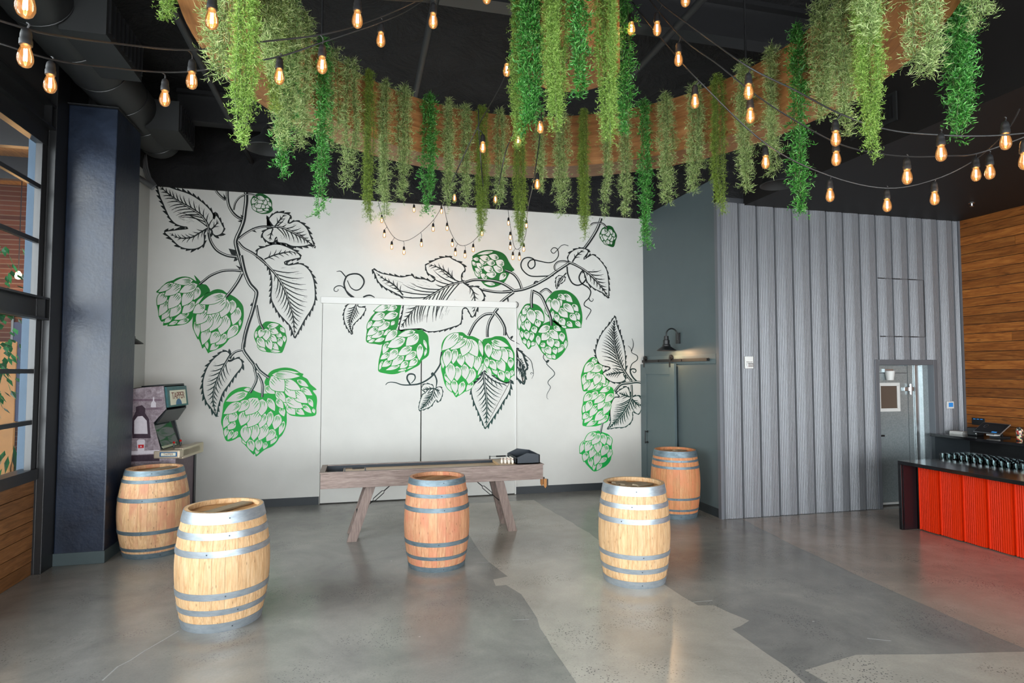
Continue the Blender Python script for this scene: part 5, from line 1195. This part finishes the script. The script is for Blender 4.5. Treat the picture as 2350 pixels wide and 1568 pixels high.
# x of the plant, y of its top, y of its lower end, width, kind, inner face (1) or outer face (0), where it hangs
ring_plants = [
 (375, -60, 62, 78, 'F', 0, 'stub at the top left corner, outside the ring'),
 (524, -40, 200, 92, 'L', 2, 'over the left end of the bare ring'),
 (580, -30, 368, 84, 'F', 2, 'the longest of the left cluster'),
 (592, 60, 436, 48, 'D', 1, 'whose tail points at the round painted cone top left'),
 (600, -60, 262, 64, 'O', 1, 'squeezed between the ferny one and the pale ones of the left cluster'),
 (578, -90, 210, 80, 'L', 1, 'behind the ferny one of the left cluster'),
 (636, -10, 346, 76, 'L', 1, 'behind the hanging bulbs of the left cluster'),
 (688, 40, 348, 64, 'L', 1, 'just left of the long dark one on the left arc'),
 (737, 90, 508, 46, 'D', 1, 'the long thin one over the left of the mural'),
 (768, 112, 352, 42, 'L', 1, 'short, right of the long dark one on the left arc'),
 (803, 138, 442, 52, 'L', 1, 'left of the first olive tail'),
 (846, 165, 522, 48, 'O', 1, 'whose tail meets the string lights at the mural'),
 (886, 186, 508, 44, 'L', 1, 'between the first olive tail and a wide pale neighbour'),
 (926, 200, 462, 50, 'L', 1, 'left of a short dark one on the far arc'),
 (982, 222, 486, 50, 'D', 1, 'short and broad on the left of the far arc'),
 (1030, 238, 482, 46, 'L', 1, 'right of the short dark one on the far arc'),
 (1068, 246, 480, 42, 'L', 1, 'left of the cable-wrapped olive tail'),
 (1106, 255, 566, 50, 'O', 1, 'with a black cable running down it'),
 (1146, 258, 482, 36, 'L', 1, 'partly behind the dark drum plant'),
 (1194, 264, 582, 50, 'O', 1, 'reaching lowest below the drum'),
 (1238, 268, 442, 44, 'L', 1, 'directly below the ferny drum plant'),
 (1290, 268, 504, 50, 'L', 1, 'right of the drum, with a forked pale tail'),
 (1342, 266, 562, 48, 'O', 1, 'hanging beside the small painted cone at top right'),
 (1386, 264, 502, 36, 'L', 1, 'slim, behind the yellow drum fern'),
 (1436, 254, 502, 40, 'L', 1, 'left neighbour of the dark one at the wall corner'),
 (1476, 244, 578, 44, 'D', 1, 'at the corner of the white and the grey wall'),
 (1530, 230, 482, 56, 'L', 1, 'over the barn door wall'),
 (1594, 210, 456, 58, 'L', 1, 'left of the split olive one on the right arc'),
 (1650, 186, 512, 56, 'O', 1, 'split in two, over the edge of the metal wall'),
 (1710, 150, 446, 56, 'L', 1, 'right of the split olive one'),
 (1772, 112, 408, 52, 'L', 1, 'left of the very long dark one on the right arc'),
 (1832, 75, 506, 56, 'D', 1, 'very long, in front of the metal wall'),
 (1896, 30, 282, 74, 'L', 1, 'bushy, right of the very long dark one'),
 (1962, -10, 322, 78, 'L', 1, 'bushy with a trailing tail on the right arc'),
 (2018, -30, 215, 60, 'O', 1, 'between two bushy pale ones at the right'),
 (2120, -10, 192, 92, 'L', 2, 'short, at the right end of the bare ring'),
 (2074, -190, 384, 92, 'F', 1, 'long and ferny at the right end of the ring'),
 (2150, -260, 118, 92, 'L', 1, 'high up between the long fern and the loose bright one'),
 (2190, -10, 338, 104, 'D', 0, 'loose and bright at the far right'),
 (2252, -60, 82, 76, 'L', 0, 'wisp in the top right corner')]
for i, (px, yt, yb, w, kd, inner, where) in enumerate(ring_plants):
    zt_ = RZ0 - .005 if inner == 2 else RZ1 + .01
    a, p, dep_ = anchor(px, yt, (ROUT + .05, RIN - .05, RIN + .12)[inner], RCX, RCY, zt_, .35 if inner == 1 else .03)
    if inner == 1: a, p, dep_ = anchor(px, yt, RIN - .02 - max(.045, w / 2 * dep_ / FPX) * .85, RCX, RCY, zt_)
    z0 = at(px, yb, dep_).z; R = w / 2 * dep_ / FPX * (.84 if yt > 40 else 1.0)
    plant(p[0], p[1], zt_, z0, max(.045, R), kd, KN[kd] + ' plant ' + where, seed=100 + i)
drum_plants = [(1185, 312, 84, 'D', 'down the left of the wooden drum'), (1272, 312, 90, 'F', 'down the front of the wooden drum'), (1332, 228, 52, 'D', 'sparse, on the right front of the wooden drum'),
               (1400, 362, 70, 'F', 'long and yellowish, down the right of the wooden drum'), (1424, 312, 40, 'D', 'behind the yellowish fern on the wooden drum'), (1166, 350, 44, 'F', 'behind the dark one left of the wooden drum')]
for i, (px, yb, w, kd, where) in enumerate(drum_plants):
    yt = -150 if i < 4 else -20
    a, p, dep_ = anchor(px, yt, DRR + .05, DRX, DRY, RZ1 + .05)
    z0 = at(px, yb, dep_).z; R = w / 2 * dep_ / FPX * 1.1
    plant(p[0], p[1], RZ1 + .05, z0, max(.04, R), kd, KN[kd] + ' plant ' + where, seed=300 + i)

# ================================================================== string lights
m = bpy.data.materials.new('amber_glass'); m.use_nodes = True; nt = m.node_tree; nt.nodes.remove(nt.nodes['Principled BSDF'])
tr = nt.nodes.new('ShaderNodeBsdfTransparent'); tr.inputs[0].default_value = (1, .84, .62, 1); gl = nt.nodes.new('ShaderNodeBsdfGlossy'); gl.inputs['Roughness'].default_value = .05
em = nt.nodes.new('ShaderNodeEmission'); em.inputs[0].default_value = (1, .42, .12, 1); em.inputs[1].default_value = .16
ad = nt.nodes.new('ShaderNodeAddShader'); lw_ = nt.nodes.new('ShaderNodeLayerWeight'); lw_.inputs[0].default_value = .25; mx = nt.nodes.new('ShaderNodeMixShader')
nt.links.new(tr.outputs[0], ad.inputs[0]); nt.links.new(em.outputs[0], ad.inputs[1]); nt.links.new(lw_.outputs['Fresnel'], mx.inputs[0]); nt.links.new(ad.outputs[0], mx.inputs[1]); nt.links.new(gl.outputs[0], mx.inputs[2])
nt.links.new(mx.outputs[0], nt.nodes['Material Output'].inputs[0]); M['amber_glass'] = m
m = mat('filament', (1, .7, .4)); NT(m).b.inputs['Emission Color'].default_value = (1, .56, .22, 1); NT(m).b.inputs['Emission Strength'].default_value = 45; M['filament'] = m
plain('rubber_black', (16, 16, 17), .5)
b = MB(); b.lathe([(.0, .056), (.007, .056), (.0135, .049), (.0165, .034), (.0165, .022), (.0185, .018), (.0185, 0), (.015, -.002), (0, -.002)], 12); SOCK = b.mesh('lamp_holder', M['rubber_black'], True)
b = MB(); b.lathe([(.0130, 0), (.0150, -.010), (.0200, -.024), (.0230, -.040), (.0225, -.053), (.0170, -.066), (.009, -.072), (0, -.0735)], 16); BULB = b.mesh('bulb', M['amber_glass'], True)
b = MB(); b.tube([(.003, 0, -.012), (.0035, 0, -.052)], .0022, 6); b.tube([(-.003, 0, -.012), (-.0035, 0, -.052)], .0022, 6); FIL = b.mesh('filament', M['filament'], True)
def cat3(P, n=6):
    out = []; N = len(P)
    for i in range(N - 1):
        a, b_, c, d = P[max(0, i - 1)], P[i], P[i + 1], P[min(N - 1, i + 2)]
        for k in range(n):
            t = k / n; out.append(.5 * (2 * b_ + (c - a) * t + (2 * a - 5 * b_ + 4 * c - d) * t * t + (3 * b_ - a - 3 * c + d) * t ** 3))
    out.append(P[-1]); return out
def string_light(label, cord, bulbs, r=.0038):
    C_ = cat3([at(*q) for q in cord]); o0 = C_[0].copy()
    root = empty('string_light', o0, 0, label, 'string light', 'strings of amber bulbs')
    b = MB(); b.tube([p - o0 for p in C_], r, 6); b.build('cord', M['rubber_black'], root, True)
    for q in bulbs:
        g = at(*q); top_ = g + Vector((0, 0, .04 + .056))              # g: middle of the glass
        near = min(C_, key=lambda p: (p - top_).length + .6 * abs(p.x - top_.x)); 
        if near.z < top_.z + .01: near = top_ + Vector((0, 0, .02))
        s = link(bpy.data.objects.new('lamp_holder', SOCK), root); s.location = g + Vector((0, 0, .04)) - o0
        link(bpy.data.objects.new('bulb', BULB), s); link(bpy.data.objects.new('filament', FIL), s)
        w = MB(); m_ = (near + top_) / 2 + Vector((.008, 0, .004)); base = g + Vector((0, 0, .04))
        w.tube(cat3([near - base, m_ - base, top_ - base + Vector((0, 0, -.004))], 4), .003, 5); w.build('drop_wire', M['rubber_black'], s, True)
    return root
string_light('upper string of amber bulbs sweeping across the top left', [(-90, 20, 1.8), (58, 65, 1.95), (120, 80, 2.05), (250, 98, 2.3), (430, 115, 2.55), (560, 100, 2.6), (735, 80, 2.65), (850, 48, 2.8), (960, 0, 2.95), (1060, -60, 3.1)], [(58, 132, 1.95), (440, 187, 2.6), (739, 152, 2.65)])
string_light('lower string of amber bulbs sweeping across the top left', [(-90, 75, 2.2), (0, 100, 2.25), (125, 138, 2.4), (250, 155, 2.6), (390, 166, 2.8), (500, 156, 2.85), (640, 130, 2.85), (740, 97, 2.9), (890, 45, 3.1), (960, 8, 3.2), (1050, -60, 3.3)], [(115, 195, 2.4), (378, 228, 2.8), (641, 178, 2.85), (874, 93, 3.1)])
string_light('string above the frame whose bulbs hang along the top left edge', [(-60, -110, 1.5), (58, -75, 1.56), (270, -40, 1.9), (486, -14, 2.2), (650, -22, 2.4), (820, -6, 2.6), (994, -2, 3.0), (1117, -55, 3.2)], [(58, 12, 1.56), (486, 47, 2.2), (820, 47, 2.6), (994, 50, 3.0), (1117, -6, 3.1)])
string_light('lowest of the three strings sagging in front of the metal wall', [(1410, -70, 3.7), (1440, -15, 3.6), (1470, 30, 3.5), (1540, 115, 3.4), (1605, 187, 3.3), (1760, 332, 3.35), (1905, 404, 3.4), (2035, 432, 3.4), (2145, 412, 3.3), (2240, 365, 3.2), (2310, 300, 3.0), (2340, 250, 2.9)],
             [(1449, 68, 3.5), (1595, 235, 3.3), (1757, 374, 3.4), (1905, 450, 3.4), (2036, 473, 3.4), (2145, 457, 3.3), (2240, 402, 3.2)])
string_light('middle of the three strings sagging in front of the metal wall', [(1460, -40, 3.5), (1560, 82, 3.3), (1650, 150, 3.15), (1740, 222, 3.05), (1830, 280, 3.05), (1920, 328, 3.05), (2000, 350, 3.0), (2090, 360, 2.95), (2180, 358, 2.95), (2245, 352, 3.0), (2350, 315, 2.9), (2430, 280, 2.8)],
             [(1557, 138, 3.3), (1722, 268, 3.0), (1919, 366, 3.1), (2082, 408, 2.95), (2272, 397, 3.1)])
string_light('topmost of the three strings crossing the right side', [(1480, -40, 3.35), (1520, 10, 3.3), (1620, 85, 3.1), (1720, 155, 2.9), (1820, 205, 2.9), (1930, 262, 2.95), (2040, 298, 2.85), (2160, 310, 2.75), (2260, 312, 2.7), (2350, 306, 2.6), (2440, 296, 2.5)],
             [(1508, 68, 3.3), (1718, 213, 2.9), (1918, 320, 2.95), (2160, 354, 2.75), (2308, 327, 2.7), (2352, 372, 2.6)])
string_light('short string at the top edge right of the drum', [(1500, -90, 3.0), (1573, -50, 3.0), (1680, -80, 3.0)], [(1573, 0, 3.0)])
string_light('string running from the drum to the left loop on the mural', [(1180, 120, 3.55), (1150, 195, 3.7), (1105, 275, 4.1), (1075, 335, 4.25), (1045, 400, 4.4), (1032, 430, 5.2), (1016, 470, 8.6), (995, 505, 9.1), (960, 538, 9.3), (930, 553, 9.3), (905, 545, 9.35), (885, 515, 9.4), (873, 482, 9.5), (868, 464, 9.6)],
             [(1163, 163, 3.62), (1108, 340, 4.15), (1043, 456, 6.4), (994, 527, 9.1), (967, 562, 9.2), (927, 580, 9.3), (899, 568, 9.3), (882, 541, 9.4), (876, 507, 9.5)])
string_light('string running down the olive plant to the middle loop on the mural', [(1098, 250, 4.3), (1099, 300, 4.3), (1106, 400, 4.4), (1111, 436, 5.2), (1118, 480, 8.0), (1112, 512, 9.0), (1098, 540, 9.2), (1080, 558, 9.3), (1060, 564, 9.35), (1045, 553, 9.4), (1030, 522, 9.45), (1022, 490, 9.55), (1018, 468, 9.65)],
             [(1106, 537, 9.1), (1086, 574, 9.2), (1067, 588, 9.3), (1045, 583, 9.35), (1038, 562, 9.4), (1026, 525, 9.45)])
string_light('string running from the drum to the right loop on the mural', [(1243, 255, 3.8), (1238, 320, 4.0), (1230, 380, 4.25), (1225, 412, 4.5), (1221, 436, 5.4), (1213, 470, 8.0), (1209, 500, 9.0), (1206, 540, 9.2), (1192, 570, 9.3), (1181, 568, 9.35), (1175, 540, 9.45), (1168, 500, 9.55), (1165, 472, 9.7)],
             [(1240, 294, 3.9), (1233, 425, 4.7), (1208, 519, 9.1), (1202, 573, 9.2), (1192, 593, 9.3), (1177, 592, 9.35), (1171, 569, 9.4), (1171, 546, 9.45), (1167, 513, 9.55)])
string_light('short string with two bulbs below the drum', [(1205, 235, 3.9), (1182, 295, 4.1), (1160, 350, 4.25), (1148, 408, 4.4), (1143, 430, 5.3), (1138, 437, 6.0)], [(1189, 324, 4.2), (1137, 459, 6.0)])
string_light('string along the top of the white wall with one glowing bulb', [(868, 462, 9.62), (945, 466, 9.64), (1018, 470, 9.68), (1165, 474, 9.72)], [(950, 483, 9.62), (1013, 486, 9.66)])

# ================================================================== what shows through the left windows
def brickmat():
    m = mat('brick', (1, 1, 1), .8, 0, .2); t = NT(m); v = t.world((1, 1, 1))
    sp_ = t.n('ShaderNodeSeparateXYZ'); t.l(v, sp_.inputs[0]); cb = t.n('ShaderNodeCombineXYZ'); t.l(sp_.outputs['Y'], cb.inputs[0]); t.l(sp_.outputs['Z'], cb.inputs[1])
    br = t.n('ShaderNodeTexBrick'); t.l(cb.outputs[0], br.inputs['Vector']); br.inputs['Scale'].default_value = 1; br.inputs['Brick Width'].default_value = .21; br.inputs['Row Height'].default_value = .075; br.inputs['Mortar Size'].default_value = .008
    br.inputs['Color1'].default_value = (*srgb(76, 42, 28), 1); br.inputs['Color2'].default_value = (*srgb(58, 32, 23), 1); br.inputs['Mortar'].default_value = (*srgb(84, 68, 56), 1)
    t.color(br.outputs['Color']); M['brick'] = m
brickmat()
plain('post_blue', (62, 76, 90), .7, 0, .2, .08, 4); plain('ground_green', (52, 74, 36), .9, 0, .2, .4, 8); plain('awning_navy', (24, 34, 62), .7); plain('board_tan', (140, 98, 54), .6, 0, .3, .1, 6)
st(MB().box(-9, 3.5, -.2, XL - .12, 11.2, -.02).build('ground_outside', M['ground_green']))
st(MB().box(-9, 10.8, -.02, -3.3, 11.0, 5.0).build('wall_outside', M['brick']), 'brick wall across the yard outside')
wood('canopy_wood', ((84, 50, 22), (112, 72, 34), (136, 94, 50)), 'y', 1, .6, .1)
st(MB().box(-9, 4.6, 4.9, -3.42, 11.0, 5.0).build('ceiling_outside', M['canopy_wood']))
st(MB().box(-9.1, 4.6, -.02, -8.9, 11.0, 5.0).build('light_block_wall', M['brick']))  # added out of view to cut the daylight reaching the yard
for y_ in (6.5, 8.0, 9.4): st(MB().box(-8.9, y_ - .05, 4.6, -3.42, y_ + .05, 4.9).build('ceiling_beam', M['steel_black']))
ps = empty('outside_post', (-3.25, 7.3, -.02), 0, 'pale blue-grey steel post outside the left windows', 'post')
MB().box(-.08, -.10, 0, .06, .12, 4.7).build('shaft', M['post_blue'], ps, bevel=.006); MB().box(-.13, -.15, 0, .06, .12, .03).build('base_plate', M['post_blue'], ps)
p = on_y(16, 900, 10.75); bb_ = empty('board_outside', (p.x, 10.75, -.02), 0, 'tan timber board against the brick wall outside', 'board')
MB().box(-.11, -.03, 0, .11, .03, 2.5).build('board', M['board_tan'], bb_)
p = on_y(38, 900, 10.75); bn = empty('shop_banner', (p.x + .1, 10.76, -.02), 0, 'dark blue banner on the brick wall outside', 'banner')
MB().box(-.2, -.02, 0, -.17, .01, 2.9).build('pole', M['steel_black'], bn); MB().box(-.17, -.01, 1.3, .42, .0, 2.8).build('cloth', M['awning_navy'], bn)
leafmat('leaf_ficus', [(0, (8, 44, 20)), (.5, (18, 74, 34)), (1, (54, 118, 70))], .3)
def ficus(name, c, spread, n, ll, lw, label, seed):
    rs = np.random.RandomState(seed); r = empty(name, (c.x, c.y, 0), 0, label, 'tree')
    b = MB(); b.tube([(0, 0, 0), (.03, .02, c.z * .5), (0, 0, c.z), (.05, 0, c.z + spread[2] * .8)], [.04, .035, .025, .008], 8); b.build('trunk', M['board_tan'], r, True)
    for k in range(n):
        v = rs.normal(0, 1, 3); v /= np.linalg.norm(v); v *= rs.uniform(.3, 1) ** .5
        p = Vector((v[0] * spread[0], v[1] * spread[1], c.z + v[2] * spread[2])); d = Vector((v[0], v[1], -.6 + rs.normal(0, .3))).normalized(); s = d.cross(Vector((0, 0, 1))).normalized(); L = ll * rs.uniform(.7, 1.2); W = lw * rs.uniform(.8, 1.2)
        q = MB(); q.v = [tuple(p), tuple(p + d * L * .4 + s * W / 2), tuple(p + d * L), tuple(p + d * L * .4 - s * W / 2), tuple(p + d * L * .45 + Vector((0, 0, -.01)))]
        q.f = [(0, 1, 4), (1, 2, 4), (2, 3, 4), (3, 0, 4)]; q.m = [0] * 4
        o = q.build('leaf', M['leaf_ficus'], r)
        a_ = o.data.attributes.new('leafv', 'FLOAT', 'POINT'); a_.data.foreach_set('value', [float(np.clip(.5 + rs.normal(0, .25), 0, 1))] * 5)
    return r
ficus('ficus_tree', at(-25, 740, 7.6), (.62, .62, 1.15), 320, .14, .07, 'leafy green ficus tree outside the left windows', 3)
ficus('fan_palm', at(20, 1075, 6.9), (.34, .3, .30), 80, .30, .05, 'low dark green palm outside under the left window', 5)
p = on_y(42, 632, 10.4); lb = empty('yard_bulb', (p.x, p.y, p.z), 0, 'bare warm bulb glowing in the yard outside', 'bulb')
b = MB(); b.lathe([(0, -.06), (.03, -.05), (.045, -.02), (.035, .03), (.015, .06), (0, .06)], 14); b.build('bulb', M['warm_bulb'], lb, True); b = MB(); b.tube([(0, 0, .06), (0, 0, 4.9 - p.z)], .006, 6); b.build('cord', M['rubber_black'], lb)
l = bpy.data.lights.new('yard_light', 'POINT'); l.energy = 14; l.color = (1, .55, .22); l.shadow_soft_size = .05
lo = link(bpy.data.objects.new('yard_light', l), lb); lo.location = (0, -.12, -.05)
